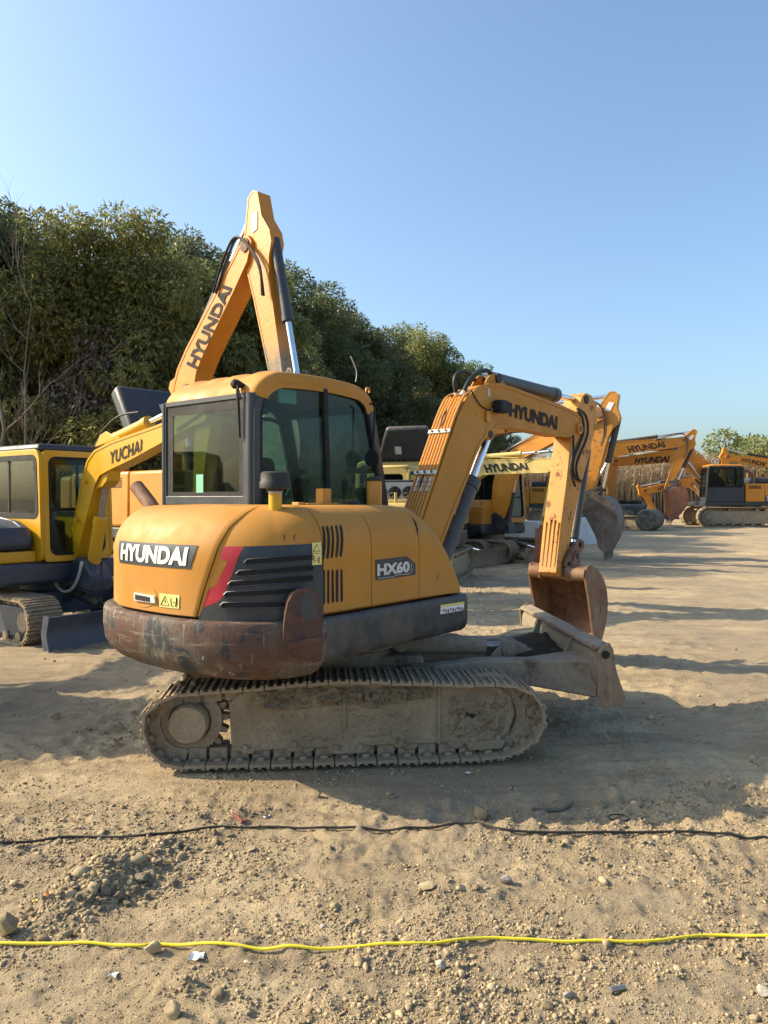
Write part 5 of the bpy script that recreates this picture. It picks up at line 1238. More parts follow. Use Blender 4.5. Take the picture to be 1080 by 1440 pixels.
    for yy in ((-w_*.75, w_*.75) if big else (0,)):
        cylinder(root, (base[0], yc+yy, base[1]), (q[0], yc+yy, q[1]), cfg.get('bf', .6), .085*ch/5.6+.02, .05*ch/5.6+.01, cm).name = 'boom_cylinder'
    # links and bucket
    dv = teeth-pin; ab = math.atan2(dv.y, dv.x); kk = dv.length/1.42; tk = rot2(pin, ab); tkk = lambda a, b_: tk(a*kk, b_*kk); wb = cfg.get('bw', 1.05)/2
    ear_b = tkk(-.22, .36); a1 = ta(2.55, 0)
    for yy in (-wa/2-.04, wa/2+.01):
        for (p, q) in ((p2, ear_b), (p2, a1)):
            dx = Vector((q[0]-p[0], q[1]-p[1])); n = Vector((-dx.y, dx.x)).normalized()*.075*kk; e = dx.normalized()*.06
            b = MB(); b.side([(p[0]-e.x+n.x, p[1]-e.y+n.y), (p[0]-e.x-n.x, p[1]-e.y-n.y), (q[0]+e.x-n.x, q[1]+e.y-n.y), (q[0]+e.x+n.x, q[1]+e.y+n.y)], yc+yy, yc+yy+.03); b.build('link', mbk, arm_, bevel=.01)
    shell = [(-.02, .12), (-.10, .45), (.02, .69), (.35, .79), (.72, .73), (1.12, .45), (1.46, .02)]
    shell = [(p.x, p.y) for p in spline([(a, b_, 0) for a, b_ in shell], 3)]; inn_ = inner(shell+[(.6, .1)], .035)[:len(shell)]
    b = MB(); b.side([tkk(*p) for p in shell+inn_[::-1]], yc-wb+.01, yc+wb-.01); bu_ = b.build('bucket', mbk, root, smooth=45)
    for y_ in (yc-wb-.01, yc+wb-.015):
        b = MB(); b.side([tkk(*p) for p in inner(shell+[(1.25, -.04), (.9, .02), (.4, .0), (.05, -.05)], -.012)], y_, y_+.025); b.build('side_plate', cfg.get('bside', mbk), bu_)
    for y_ in (yc-wa/2-.06, yc+wa/2+.02):
        b = MB(); b.side([tkk(*p) for p in ((-.08, -.08), (.1, -.08), (.2, .3), (.1, .6), (-.12, .5), (-.30, .42), (-.30, .30), (-.16, .2))], y_, y_+.04); b.build('hinge_ear', mbk, bu_)
    nt = 5
    for i in range(nt):
        y_ = yc-wb+.06+(2*wb-.12)*i/(nt-1); q = tkk(1.40, .04); m = Matrix.Translation((q[0], y_, q[1])) @ Matrix.Rotation(-(ab-.35), 4, 'Y'); h_ = .26*kk
        b = MB(); b.add([m @ Vector(p) for p in [(-.05, -.05, -.035), (-.05, .05, -.035), (-.05, .05, .035), (-.05, -.05, .035), (h_, -.03, -.008), (h_, .03, -.008), (h_, .03, .008), (h_, -.03, .008)]], [(0, 1, 2, 3), (4, 7, 6, 5), (0, 4, 5, 1), (1, 5, 6, 2), (2, 6, 7, 3), (3, 7, 4, 0)]); b.build('tooth', mbk, bu_)
    # hoses from boom to arm and along the boom
    for i, (o1, o2) in enumerate(((.10, .0), (.16, .05))):
        yy = yc-w_/2-.03-.03*i
        P_ = [tb_(ch*.80, ch*.10+o2), tb_(ch*.94, ch*.06+o1), tb_(ch*1.02, ch*.03+o1*.3), ta(.45, .05+o1), ta(1.0, .16)]
        b = MB(); b.tube(spline([(p[0], yy, p[1]) for p in P_], 5), .016*ch/4, 6); b.build('hydraulic_hose', M['rubber'], arm_)
    for i in range(2):
        P_ = [tb_(ch*.04, ch*.06), tb_(ch*.2, ch*.185), tb_(ch*.33, ch*.268 if big else ch*.285), tb_(ch*.45, ch*.262 if big else ch*.285), tb_(ch*.75, ch*.14)]
        b = MB(); b.tube(spline([(p[0], yc-.05+.1*i, p[1]+.02) for p in P_], 4), .014*ch/4, 6); b.build('hydraulic_pipe', mb_, boom_)
    return boom_, arm_, bu_
def lined_box(root, name, x0, x1, y0, y1, z0, z1, mat, bevel=.04):
    b = MB(); b.box(x0, x1, y0, y1, z0, z1); return b.build(name, mat, root, bevel=bevel, segs=3)
def house_large(root, k, paintm, darkm, hood=None, side_text=None):
    """upper structure of a large machine, scaled by k"""
    s = lambda *a: [q*k for q in a]
    x0, x1, y0, y1, z0, z1 = s(-2.3, 1.85, -1.28, 1.28, 1.03, 1.22); lined_box(root, 'deck', x0, x1, y0, y1, z0, z1, darkm, .03)
    pl = [(-2.0, -1.3), (-2.45, -1.28), (-2.75, -.9), (-2.86, 0), (-2.75, .9), (-2.45, 1.28), (-2.0, 1.3)]
    b = MB(); b.prism([tuple(s(*p)) for p in pl], lambda p, q, t: (p, q, t), 1.0*k, 2.08*k); b.build('counterweight', paintm, root, bevel=.08*k, segs=3)
    for (xa, xb) in ((-1.99, -1.05), (-1.04, -.05), (-.04, 1.0)):
        lined_box(root, 'body_panel', *s(xa, xb, -1.30, -.45, 1.225, 2.12), paintm, .05*k)
    for (xa, xb) in ((-1.99, -1.05), (-1.04, -.12)): lined_box(root, 'body_panel', *s(xa, xb, .45, 1.30, 1.225, 2.12), paintm, .05*k)
    lined_box(root, 'engine_deck', *s(-1.98, -.5, -.44, .44, 1.225, 2.05), darkm, .03)
    if not hood: lined_box(root, 'engine_hood', *s(-1.9, -.7, -.75, .75, 2.125, 2.40), darkm, .08*k)
    for y_ in (-1.305, 1.30):
        for xa in (-1.85, -.85):
            if y_ > 0 and xa > -1: pass
            for r_ in range(5):
                b = MB(); b.box(*s(xa, xa+.6, y_, y_+.006, 1.86+.035*r_, 1.88+.035*r_)); b.build('vent_slot', M['black'], root, smooth=0)
    b = MB(); b.lathe((-1.1*k, -.75*k, 2.1*k), (0, 0, 1), [(0, .07*k), (.55*k, .07*k), (.6*k, .05*k)], 14); b.build('exhaust_pipe', M['rust'], root)
    b = MB(); b.lathe((.6*k, -.85*k, 2.1*k), (0, 0, 1), [(0, .09*k), (.28*k, .09*k)], 14); b.build('filler_neck', paintm, root)
    b = MB(); pts = [s(.95, -1.25, 2.1), s(.95, -1.25, 2.7), s(.2, -1.25, 2.7), s(-.3, -1.25, 2.1)]; b.tube(pts, .018*k, 6); b.build('handrail', paintm, root)
    cab(root, *s(-.05, 1.78, .32, 1.29, 1.225, 3.0), 1.95*k, darkm, paintm, M['black'], lean=.2*k, frontsill=1.45*k)
    lined_box(root, 'cab_roof_band', *s(.02, 1.5, .34, 1.27, 2.93, 3.06), paintm, .06*k)

SHOEM = M['mudtrack']
HY = 'HYUNDAI'
def big_machine(label, C, heading, k, P, paintm, boomm, foot=(.35, 1.75), hood=None, shoes=False, rv=.0, group='large excavators parked in the yard', verbose='', **cfg):
    fr = Frame(C, heading); root = empty('excavator', (*C, 0), R(heading), label, 'excavator', group)
    undercarriage(root, 4.3*k, .98*k, 1.2*k, .6*k, SHOEM, M['mud'], shoes, .19*k)
    house_large(root, k, paintm, M['dark'], hood)
    c = dict(w=.44*k, boom=boomm, text=HY, verbose=verbose, bw=1.15*k); c.update(cfg)
    front_gear(root, fr, rv, (foot[0]*k, foot[1]*k), c, P)
    return root, fr
def house_small(root, paintm, darkm, top=1.63, cabpaint=None, roofm=None, trim=None, cabbox=(-.88, .55, -.07, .95, 1.0, 2.56)):
    pl = [(float(opt(l)[0]), -float(opt(l)[1])) for l in np.linspace(.3, OL[-1], 70)]
    b = MB(); b.prism(pl, lambda p, q, t: (p, q, t), .70, .99); b.build('counterweight', darkm, root, bevel=.05)
    ins = inner(pl, .05); ins2 = inner(pl, .22)
    b = MB(); b.prism(ins, lambda p, q, t: (p, q, t), .995, top-.2); n = len(ins)
    b.add([(*p, top-.2) for p in ins]+[(p[0]*.5+q[0]*.5, p[1]*.5+q[1]*.5, top-.06) for p, q in zip(ins, ins2)]+[(*q, top) for q in ins2], [(j*n+i, j*n+(i+1) % n, (j+1)*n+(i+1) % n, (j+1)*n+i) for j in range(2) for i in range(n)]+[tuple(range(2*n, 3*n))]); b.build('engine_hood', paintm, root, smooth=50)
    cab(root, *cabbox, 1.62, cabpaint or paintm, roofm or paintm, trim or M['black'], lean=.16, frontsill=1.15)
    b = MB(); b.side([(.30, .75), (.30, 1.2), (.45, 1.3), (.62, 1.2), (.86, 1.0), (.92, .75)], -.46, -.14); b.build('boom_mount', darkm, root, bevel=.01)

# --- bright yellow mini digger on the left
YF = Frame((-4.33, 10.13), -37)
yu = empty('excavator', (-4.33, 10.13, 0), R(-37), 'bright yellow mini excavator at the left edge with dark blue hood and blade', 'excavator')
TY = undercarriage(yu, 2.5, .56, .80, .42, SHOEM, M['blue'], True, .134)
dozer(yu, TY, 1.58, .98, .02, .40, M['blue'], M['blue'])
cxa = YF.back(60, 700, .70).y; 
lined_box(yu, 'deck', -1.3, .66, -1.05, .62, .66, .92, M['blue'], .05)
lined_box(yu, 'side_panel', -1.2, .60, -1.06, -.56, .925, 1.06, M['lemon'], .02)
b = MB(); hp_ = [(-1.25, 1.065), (.58, 1.065), (.60, 1.22), (.52, 1.34), (.30, 1.42), (-.2, 1.47), (-1.25, 1.5)]; b.side(hp_, -1.05, -.58); bh = b.build('engine_hood', M['blue'], yu, bevel=.07, segs=3)
b = MB(); b.box(.06, .30, -1.056, -1.045, 1.16, 1.24); b.build('hood_latch', M['black'], bh)
for y_ in (-.93, -.70):
    b = MB(); b.tube(spline([(-.9, y_, 1.480), (-.2, y_, 1.460), (.28, y_, 1.410), (.5, y_, 1.335)], 4), .018, 6); b.build('hood_ridge', M['blue'], bh)
b = MB(); b.box(.06, .34, -1.057, -1.05, .70, .80); b.build('step_plate', M['silver'], yu)
for i in range(6):
    b = MB(); b.box(-.42+.055*i, -.385+.055*i, -1.055, -1.04, .76, .86); b.build('vent_slot', M['black'], yu, smooth=0)
cab(yu, -.85, .70, -.56, .42, .92, 2.33, 1.48, M['lemon'], M['dark'], M['black'], lean=.10, frontsill=1.0, rad=.07)
lined_box(yu, 'hood_rear', -1.35, -.86, -1.0, .6, .925, 1.5, M['lemon'], .1)
# swing bracket, boom from measured outline
RY = .02
b = MB(); b.side([(.55, .62), (.55, .86), (.78, .96), (.92, .94), (1.16, .74), (1.12, .55)], -RY-.14, -RY+.14); b.build('swing_bracket', M['blue'], yu, bevel=.03)
yb_ = [(96, 777), (105, 730), (116, 673), (123, 648), (133, 634), (156, 622), (223, 598), (262, 582), (285, 574), (292, 582), (288, 592), (262, 602), (223, 624), (185, 645), (152, 661), (140, 668), (133, 682), (118, 740), (107, 782)]
YB = YF.sz(yb_, RY+.11); b = MB(); b.side(YB, -RY-.11, -RY+.11); yboom = b.build('boom', M['lemon'], yu, smooth=30, bevel=.008)
b = MB(); b.side(YF.sz([(134, 655), (152, 660), (150, 676), (144, 684), (134, 688), (130, 690), (131, 672)], RY+.09), -RY-.09, -RY+.09); b.build('knee_plate', M['lemon'], yboom, bevel=.006)
b = MB(); ring(b, inner(YB, -.008), inner(YB, .02), lambda p, q, t: (p, t, q), -RY-.117, -RY-.105); b.build('flange', M['lemon'], yboom)
for p in ((119, 678), (107, 731), (97, 772)):
    q = YF.side(*p, RY+.11); b = MB(); b.cyl((q.x+.04, -RY-.10, q.z), (q.x+.04, -RY-.155, q.z), .025, 10); b.build('hose_boss', M['lemon'], yboom)
lettering('YUCHAI', quad(*[YF.side(*p, RY+.112) for p in ((155, 653), (200, 637), (200, 617), (155, 635))], off=.005), yboom, M['letter'], bold=.022, shear=.1, space=1.1)
pa, pb = YF.side(163, 617, RY), YF.side(245, 577, RY); cylinder(yboom, pa, pb, .60, .072, .034, 'lemon').name = 'arm_cylinder'
b = MB(); b.side(YF.sz([(140, 629), (148, 612), (156, 607), (164, 612), (176, 616)], RY), -RY-.07, -RY-.045); b.side(YF.sz([(140, 629), (148, 612), (156, 607), (164, 612), (176, 616)], RY), -RY+.045, -RY+.07); b.build('cylinder_lug', M['lemon'], yboom, bevel=.005)
pa, pb = YF.side(118, 812, RY-.02), YF.side(147, 672, RY); pa.x += .16; pb.x += .05
cylinder(yu, pa, pb, .62, .078, .036, 'lemon', rod='steel').name = 'boom_cylinder'
# arm behind the front digger's rear window
YA = YF.sz([(276, 566), (284, 558), (294, 562), (298, 590), (290, 640), (282, 705), (277, 712), (271, 706), (272, 640), (274, 600)], RY+.08); b = MB(); b.side(YA, -RY-.08, -RY+.08); b.build('arm', M['lemon'], yu, bevel=.006)
b = MB(); b.side(YF.sz([(272, 706), (285, 708), (300, 722), (302, 745), (292, 762), (278, 770), (276, 740)], RY), -RY-.3, -RY+.3); b.build('bucket', M['rust'], yu, bevel=.01)
P_ = [YF.side(*p, RY+.16) for p in ((115, 790), (112, 806), (106, 822), (97, 831), (88, 831), (80, 823), (78, 816))]
b = MB(); b.tube(spline(P_, 5), .020, 8); b.build('hydraulic_hose', M['silver'], yu, label='pale grey hydraulic hose')
P_ = [YF.side(*p, RY+.13) for p in ((143, 790), (142, 800), (145, 822), (143, 838), (136, 842))]
b = MB(); b.tube(spline(P_, 5), .013, 8); b.build('hydraulic_hose', M['rubber'], yu)
P_ = [YF.side(*p, RY+.02) for p in ((196, 583), (170, 588), (150, 604), (140, 620), (132, 634))]
b = MB(); b.tube(spline([q+Vector((-.02, 0, .03)) for q in P_], 5), .012, 6); b.build('hydraulic_hose', M['rubber'], yboom)

# --- large digger with the boom raised above the cab
B_, BF = big_machine('large excavator behind the front cab, lettered boom raised high and rear hood open', (-3.15, 13.2), -42, 1.0, [(346, 345), (398, 592), (405, 730)], M['orange'], M['orange'], arm=M['armmuddy'], hood=True, verbose='B', cf=.7, armlabel=1, foot=(-.15, 1.65), w=.34, armw=.80, face=1, tpos=(.50, .84, None, .062))
oh = MB(); m = Matrix.Translation((-1.15, 0, 2.42)) @ Matrix.Rotation(R(56), 4, 'Y')
oh.box(-1.40, 0, -.62, .62, 0, .30, m); oh_ = oh.build('open_hood', M['dark'], B_, bevel=.09, segs=3)
for i in range(7):
    for y_ in (-.42, .06):
        b = MB(); b.box(-.30+.0*i, -.06, y_+.05*i, y_+.05*i+.028, .300, .306, m); b.build('vent_slot', M['black'], oh_, smooth=0)
b = MB(); b.box(-1.0, -.55, .12, .22, .300, .305, m); b.build('sticker', M['silver'], oh_, smooth=0)

# --- pale machine seen from behind with its engine bay open
PF = Frame((.62, 16.2), 75); pm = empty('excavator', (.62, 16.2, 0), R(75), 'pale yellow excavator between cab and boom, dark hood raised over fans', 'excavator')
undercarriage(pm, 2.9, .62, .85, .42, SHOEM, M['mud'], True, .134)
lined_box(pm, 'deck', -1.1, 1.2, -.95, .95, .70, .98, M['dark'], .03); lined_box(pm, 'counterweight', -1.3, -.6, -.95, .95, .985, 1.60, M['pale'], .08)
b = MB(); O = rrect(-.92, .92, 1.60, 2.42, .16, 5); I = rrect(-.85, .85, 1.66, 2.34, .12, 5); ring(b, O, I, lambda p, q, t: (t, p, q), -1.14, -1.06); b.build('bay_frame', M['pale'], pm, bevel=.015)
lined_box(pm, 'engine', -.95, .2, -.8, .8, 1.0, 2.05, M['cabdark'], .03); b = MB(); b.box(-1.03, -1.0, -.7, .7, 1.62, 2.0); fb = b.build('fan_panel', M['silver'], pm)
for i in range(4):
    b = MB(); b.lathe((-1.04, .42-.28*i, 1.80), (-1, 0, 0), [(0, .12), (.01, .125), (.02, .12), (.02, .03), (.035, .025), (.036, 0)], 20); fn_ = b.build('fan', M['black'], fb)
    for a in range(7):
        b = MB(); m_ = Matrix.Translation((-1.065, .42-.28*i, 1.80)) @ Matrix.Rotation(2*math.pi*a/7, 4, 'X') @ Matrix.Rotation(.5, 4, 'Z'); b.box(-.004, .004, -.02, .02, .03, .112, m_); b.build('blade', M['rubber'], fn_, smooth=0)
b = MB(); b.lathe((-1.2, .42-.28*1.2, 1.58), (0, 0, 1), [(0, .03), (.22, .03)], 10); b.build('filler_neck', M['pale'], pm)
m = Matrix.Translation((-1.0, 0, 2.44)) @ Matrix.Rotation(R(62), 4, 'Y')
b = MB(); b.add([m @ Vector(p) for p in [(0, -.72, -.16), (0, .50, -.16), (0, .50, 0), (0, -.72, 0), (-.74, -.60, -.13), (-.74, .22, -.13), (-.74, .22, 0), (-.74, -.60, 0)]], [(0, 1, 2, 3), (4, 7, 6, 5), (0, 4, 5, 1), (1, 5, 6, 2), (2, 6, 7, 3), (3, 7, 4, 0)]); oh_ = b.build('open_hood', M['barrel'], pm, bevel=.06, segs=3)
b = MB(); b.box(-.36, -.20, -.05, .08, -.166, -.16, m); b.build('sticker', M['silver'], oh_, smooth=0)
for i in range(10):
    b = MB(); b.box(-.10, -.05, -.5+.1*i, -.44+.1*i, -.168, -.158, m); b.build('vent_slot', M['black'], oh_, smooth=0)
cab(pm, -.2, 1.2, .05, .95, 1.0, 2.35, 1.6, M['pale'], M['pale'], M['black'])

# --- pale small digger with its boom level, and the orange-yellow one beside it
def small_machine(label, C, heading, P, paintm, boomm, cabm, blade=True, **cfg):
    fr = Frame(C, heading); root = empty('excavator', (*C, 0), R(heading), label, 'excavator', 'small excavators parked behind the front one')
    T = undercarriage(root, 2.58, .58, .76, .40, SHOEM, M['mudtrack'], True, .134)
    if blade: dozer(root, T, 1.75, .94, .03, .42, M['bladeend'], M['mudblade'])
    house_small(root, paintm, M['dark'], cabpaint=cabm)
    c = dict(big=False, w=.22, boom=boomm, text=HY, bw=.7, bucket=M['rust2']); c.update(cfg)
    front_gear(root, fr, .30, (.45, 1.12), c, P); return root
small_machine('pale yellow mini excavator behind the boom cylinder, its level lettered boom reaching right', (1.28, 20.35), -38, [(783, 650), (762, 742), (756, 800)], M['pale'], M['pale'], M['pale'], cyl='pale', verbose='D1', cf=.56)
small_machine('orange yellow mini excavator whose windscreen shows under the pale lettered boom', (2.95, 21.4), -42, [(815, 588), (798, 690), (790, 728)], M['yellow2'], M['yellow2'], M['yellow2'], verbose='D2', text=None, bucket=M['rustgrey'], bw=.5)
# --- large digger whose worn arm and grey bucket stand right of the front boom
big_machine('large excavator with stained arm and grey toothed bucket right of the front boom', (.75, 23.6), -26, 1.0, [(842, 582), (822, 712), (852, 776)], M['yellow2'], M['armyellow'], verbose='E', bw=1.25, bucket=M['rustgrey'], armlabel=1, cyl='yellow2', text=HY)
# --- far right group
big_machine('large yellow excavator in the distance with level lettered boom and red brown bucket', (10.6, 44.5), -12, 1.08, [(963, 619), (938, 688), (941, 731)], M['orange'], M['orange'], verbose='F', bw=2.1, bucket=M['rustgrey'], bside=M['rust2'], armlabel=1)
I_, IF = big_machine('largest excavator at the right edge, dark blue cab and yellow body, facing left', (20.5, 45.5), 178, 1.17, [(866, 648), (858, 715), (852, 745)], M['orange'], M['orange'], verbose='I', face=-1, shoes=True, foot=(.35, 1.75))
k = 1.17; b = MB(); y_ = 1.30*k+.004
b.add([(-2.0*k, y_, 1.23*k), (-1.05*k, y_, 1.23*k), (-1.05*k, y_, 1.45*k), (-1.25*k, y_, 1.62*k), (-2.0*k, y_, 2.0*k)], [(0, 1, 2, 3, 4)]); st = b.build('stripe', M['dark'], I_, smooth=0)
lettering('520L', quad((-1.12*k, y_+.004, 1.27*k), (-1.9*k, y_+.004, 1.27*k), (-1.9*k, y_+.004, 1.50*k), (-1.12*k, y_+.004, 1.50*k), off=.002), st, M['white'], bold=.02)
b = MB(); b.tube(spline([(-.7*k, .75*k, 2.1*k), (-.7*k, .75*k, 2.5*k), (-.45*k, .75*k, 2.75*k), (-.1*k, .75*k, 2.85*k)], 5), .10, 10); b.build('exhaust_elbow', M['rust'], I_)
big_machine('yellow excavator in the distance whose arm faces left in front of the dry reeds', (23.0, 52), 176, .92, [(907, 690), (926, 728), (935, 742)], M['orange'], M['orange'], verbose='J', face=-1, bw=1.0, foot=(.3, 1.55))
big_machine('farthest excavator at right, arched boom and hanging arm before the round tree', (31.5, 58), 174, 1.05, [(1024, 642), (1015, 690), (1020, 715)], M['orange'], M['orange'], verbose='K', face=-1, foot=(.3, 1.7))
# low dark tracked machine between the two buckets
GM = empty('tracked_roller', (12.9, 40.5, 0), R(-30), 'low dark blue tracked machine with a black drum, between the grey and the red buckets', 'machine')
undercarriage(GM, 2.3, .8, .65, .45, SHOEM, M['mud'], False); lined_box(GM, 'body', -1.1, .7, -.8, .8, .7, 1.35, M['dark'], .12)
b = MB(); b.lathe((1.0, -1.0, .55), (0, 1, 0), [(0, .5), (.05, .55), (1.95, .55), (2.0, .5)], 28); b.build('drum', M['barrel'], GM)
for i in range(4): lined_box(GM, 'valve_block', -.8+.35*i, -.55+.35*i, -.5, .4, 1.352, 1.5+.05*(i % 2), M['black'], .03)
# white concrete blocks
for i, (px, d, wx, h_, lab) in enumerate([(819, 28, .95, .95, 'white painted concrete block between the front arm and the grey bucket'), (752, 28.5, .55, .85, 'white painted concrete block left of the front arm, beside the pale excavator')]):
    x = (px-540)/F*d; b = MB(); b.add([(sx*q*wx/2, sy*q*.5, z) for z, q in ((0, 1.12), (h_, .94)) for sx, sy in ((-1, -1), (1, -1), (1, 1), (-1, 1))], [(0, 1, 2, 3), (4, 7, 6, 5), (0, 4, 5, 1), (1, 5, 6, 2), (2, 6, 7, 3), (3, 7, 4, 0)])
    o = b.build('concrete_block', M['concrete'], None, bevel=.03); o.location = (x, d, ghs(x, d)-.02); o.rotation_euler = (0, 0, .25+.3*i); tag(o, lab, 'block', 'white concrete blocks')
dup(yu, (-5.5, 6.3, 0), R(100), 'unseen second yellow mini excavator, added outside the left edge to cast shade', .95)  # unseen copy, added to cast the shade on the ground at left

# ------------------------------------------------------------------ soil clods, stones and small things in the foreground
def on_ground(px, py, lift=0.):
    z = 0.
    for _ in range(6): q = ground_at(px, py, z); z = ghs(q.x, q.y)
    return Vector((q.x, q.y, z+lift))
def ico(sub):
    bm = bmesh.new(); bmesh.ops.create_icosphere(bm, subdivisions=sub, radius=1); bm.verts.index_update()
    v = np.array([x.co[:] for x in bm.verts]); f = np.array([[y.index for y in x.verts] for x in bm.faces]); bm.free(); return v, f
IV1, IF1 = ico(1); IV2, IF2 = ico(2); IV3, IF3 = ico(3)
def scatter(name, n, seed, smin, smax, power, y0, y1, IV, IF_, mats, label, mask_lo, rough_=.8):
    g = np.random.default_rng(seed); y = 1/(1/y1+(1/y0-1/y1)*g.random(n*4)); x = (g.random(n*4)*1.16-.58)*y*1.02
    mk = .5+1.5*(fbm(x*1.1+11, y*2.4+4, 3)*.6+fbm(x*5+2, y*7, 3)*.4-.5)
    heap = np.exp(-((x+1.2-(y-3.45)*.28)/.22)**2-((y-3.42)/.42)**2)
    keep = (mk+heap*.5+(g.random(n*4)-.5)*.22 > mask_lo); x, y, hp = x[keep][:n], y[keep][:n], heap[keep][:n]; n = len(x)
    s = smin*(smax/smin)**(g.random(n)**power)*(1+.9*hp)*np.clip(.75+y*.06, .8, 2)
    A = g.normal(size=(n, 3, 3)); Q = np.linalg.qr(A)[0]
    sc = s[:, None]*(.35+.95*g.random((n, 3))); ns = 1+rough_*(g.random((n, len(IV)))-.5)
    V = np.einsum('nij,nkj->nki', Q, IV[None]*ns[:, :, None]*sc[:, None, :])
    V[:, :, 2] = V[:, :, 2]*.72; z = gh(x, y); V += np.stack([x, y, z+s*.08], 1)[:, None, :]
    Fc = (IF_[None]+(np.arange(n)*len(IV))[:, None, None]).reshape(-1, 3)
    me = bpy.data.meshes.new(name); fastmesh(me, V.reshape(-1, 3), Fc)
    for m_ in mats: me.materials.append(m_)
    mi = np.repeat((g.random(n) < .02).astype(np.int32) if len(mats) > 1 else np.zeros(n, np.int32), len(IF_)); me.polygons.foreach_set('material_index', mi)
    return tag(link(name, me), label, None, kind='stuff')
scatter('soil_crumbs', 32000, 71, .003, .0115, 1.8, 2.3, 6.5, IV1[:], IF1, [M['clod']], 'small crumbs of dry soil strewn over the yard', .53)
scatter('soil_grit', 26000, 73, .0025, .0065, 1.3, 2.3, 5.5, IV1, IF1, [M['clod']], 'fine grit of dry soil over the whole yard', .30)
scatter('soil_clods', 900, 72, .010, .024, 2.2, 2.3, 9, IV2, IF2, [M['clod'], M['stone']], 'clods of dry soil and small stones', .58, .5)
def rock(px, py, rx, rz, seed, mat, name, label, group=None, cat='stone', rot=0., sink=.25):
    g = np.random.default_rng(seed); q = on_ground(px, py); k = q.y/F; v = IV3.copy()
    pl = g.normal(size=(16, 3)); pl /= np.linalg.norm(pl, axis=1)[:, None]
    for p in pl: d = v@p; v -= np.maximum(d-(.40+.35*g.random()), 0)[:, None]*p[None]*.95
    v *= 1+.10*(fbm(v[:, 0]*2.1+seed, v[:, 1]*2.1+v[:, 2]*1.7, 3)-.5)[:, None]
    v = v*np.array([rx*k, rx*k*.75, rz*k]); me = bpy.data.meshes.new(name); fastmesh(me, v, IF3); me.materials.append(mat)
    me.polygons.foreach_set('use_smooth', [True]*len(me.polygons)); me.set_sharp_from_angle(angle=R(28))
    o = link(name, me); o.location = q+Vector((0, 0, rz*k*(1-sink*2))); o.rotation_euler = (g.normal()*.1, g.normal()*.1, rot); tag(o, label, cat, group); return o
rock(677, 1152, 17, 15, 1, M['clod'], 'clod', 'round brown clod of soil just above the black hose', cat='clod')
rock(712, 1242, 13, 10, 2, M['stone'], 'stone', 'pale stone alone on the sunlit soil right of the middle')
rock(620, 1362, 13, 11, 3, M['stone'], 'stone', 'flat pale stone just below the yellow cable')
rock(798, 1403, 9, 8, 4, M['stone'], 'stone', 'small whitish stone below the yellow cable on the right')
rock(240, 1432, 15, 18, 5, M['clod'], 'clod', 'upright clod at the bottom edge left of the middle', cat='clod')
rock(1072, 1396, 15, 10, 6, M['stone'], 'stone', 'grey stone at the bottom right edge')
rock(212, 1342, 15, 11, 7, M['clod'], 'clod', 'lump of soil lying on the yellow cable', cat='clod', sink=.1)
rock(647, 1253, 11, 8, 8, M['clod'], 'clod', 'clod left of the lone pale stone', cat='clod')
rock(600, 1250, 12, 8, 9, M['clod'], 'clod', 'dark clod in the middle of the sunlit soil', cat='clod')
rock(78, 1015, 9, 7, 10, M['clod'], 'clod', 'clod on the shaded ground left of the track', cat='clod')
rock(447, 1120, 8, 7, 11, M['clod'], 'clod', 'small dark clod at the shadow edge below the track', cat='clod')
rock(10, 1310, 24, 18, 12, M['clod'], 'clod', 'large clod at the left edge above the yellow cable', cat='clod')
for i, (px, py, rx, rz) in enumerate([(196, 1236, 24, 12), (166, 1252, 16, 13), (148, 1240, 13, 11), (178, 1275, 10, 10), (210, 1246, 12, 9), (190, 1252, 13, 9), (128, 1252, 12, 10), (110, 1262, 10, 8), (150, 1222, 10, 8), (176, 1214, 11, 9), (224, 1216, 12, 8), (252, 1190, 13, 9), (240, 1200, 11, 8), (262, 1196, 9, 7), (220, 1200, 10, 7), (98, 1276, 10, 8), (80, 1290, 9, 7), (118, 1284, 9, 8), (206, 1262, 9, 7), (245, 1244, 14, 8), (265, 1236, 11, 7), (140, 1270, 10, 8), (232, 1186, 9, 7)]):
    rock(px, py, rx*.8, rz*.8, 30+i, M['moistclod'], 'clod', 'broken clod in the small soil heap at the left', 'clods of the soil heap', 'clod', rot=i*.9)
def cable(name, pts, rad, mat, label, cat, lift=.0, seed=0):
    g = random.Random(seed); P = [on_ground(*p) for p in pts]; S = spline(P, 14); out = []
    for i, q in enumerate(S): out.append(Vector((q.x, q.y, max(ghs(q.x, q.y), ghs(q.x+.01, q.y+.01))+rad*.55+lift)))
    for _ in range(12): out = [out[0]]+[Vector((out[i].x, out[i].y, (out[i-1].z+2*out[i].z+out[i+1].z)/4)) for i in range(1, len(out)-1)]+[out[-1]]
    b = MB(); b.tube(out, rad, 8); return tag(b.build(name, mat, None), label, cat)
cable('yellow_cable', [(-40, 1330), (0, 1329), (100, 1330), (190, 1331.5), (225, 1331), (330, 1331), (420, 1333), (520, 1332), (600, 1330), (680, 1323.5), (740, 1322.5), (820, 1326), (920, 1325), (1000, 1321), (1080, 1317), (1120, 1316)], .0058, M['yellowcable'], 'thin yellow cable lying across the soil near the bottom', 'cable', .005)
cable('black_hose', [(-40, 1188), (0, 1186), (100, 1180), (200, 1176), (280, 1170), (370, 1166), (450, 1168), (540, 1171), (600, 1165), (660, 1162), (720, 1170), (800, 1172), (900, 1173), (1000, 1173), (1040, 1178), (1080, 1185), (1120, 1190)], .0066, M['rubber'], 'thin black hose lying across the soil below the excavator', 'hose', .005)
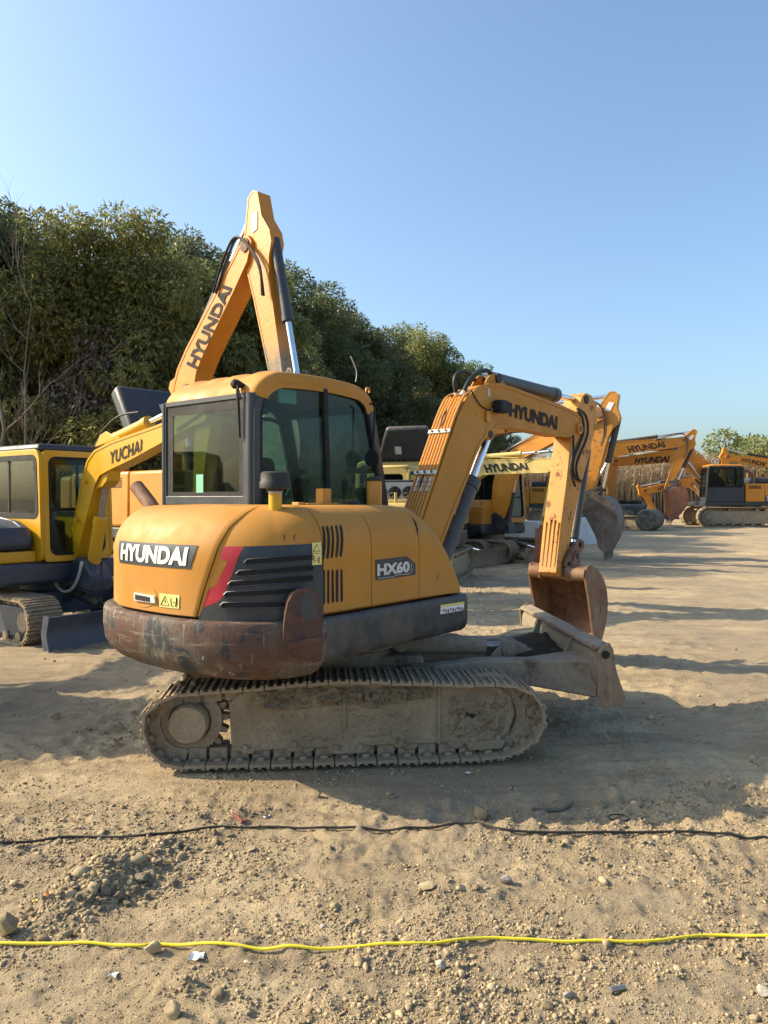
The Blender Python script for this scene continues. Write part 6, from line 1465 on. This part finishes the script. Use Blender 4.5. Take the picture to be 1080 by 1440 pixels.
q = on_ground(870, 1152); b = MB(); b.tube([q+Vector((.052*math.cos(a), .045*math.sin(a), .008)) for a in np.linspace(0, 2*math.pi, 24)], .004, 8); tag(b.build('rubber_ring', M['rubber'], None), 'small rubber ring lying at the edge of the shadow', 'ring')
b = MB(); b.tube([on_ground(*p, .008) for p in ((328, 1147), (331, 1152), (340, 1155), (352, 1156))], [.006, .011, .009, .004], 6); tag(b.build('rubber_strip', M['redbit'], None), 'torn red rubber strip above the black hose', 'strip')
q = on_ground(376, 1150); b = MB(); b.tube([q+Vector((.018*math.cos(a), .014*math.sin(a), .008)) for a in np.linspace(0, 2*math.pi, 14)], .006, 6); tag(b.build('metal_washer', M['steel'], None), 'small metal washer beside the red rubber strip', 'washer')
b = MB(); b.tube([on_ground(*p, .012) for p in ((748, 1143), (772, 1142), (790, 1140), (800, 1136), (806, 1130))], [.008, .011, .009, .009, .004], 6); tag(b.build('stick', M['deadwood'], None), 'crooked stick lying in the shadow above the black hose', 'stick')
b = MB(); a_, c_ = on_ground(858, 1397, .012), on_ground(878, 1393, .012); b.cyl(a_, c_, .010, 10); tag(b.build('pipe_piece', M['steel'], None), 'short grey piece of pipe below the yellow cable on the right', 'pipe')
for nm, px, py, w_, h_, m_, lab in (('paper_scrap', 277, 1349, 15, 8, 'white', 'crumpled white paper scrap below the yellow cable'), ('paper_scrap', 160, 1367, 9, 6, 'white', 'small white paper scrap at the lower left'), ('orange_scrap', 67, 1261, 6, 4, 'orangebit', 'orange plastic scrap beside the soil heap'), ('yellow_scrap', 50, 1268, 6, 3, 'label', 'yellow plastic scrap at the left edge of the soil heap'), ('paper_scrap', 657, 1089, 7, 2, 'white', 'white paper slip in the shadow right of the track')):
    q = on_ground(px, py, .006); k = q.y/F; g = np.random.default_rng(px); b = MB()
    b.grid(lambda i, j: q+Vector(((i/4-.5)*w_*k*1.2+g.normal()*.002, (j/4-.5)*h_*k*2.2+g.normal()*.002, abs(g.normal())*.006)), range(5), range(5)); tag(b.build(nm, M[m_], None, smooth=20), lab, 'scrap')
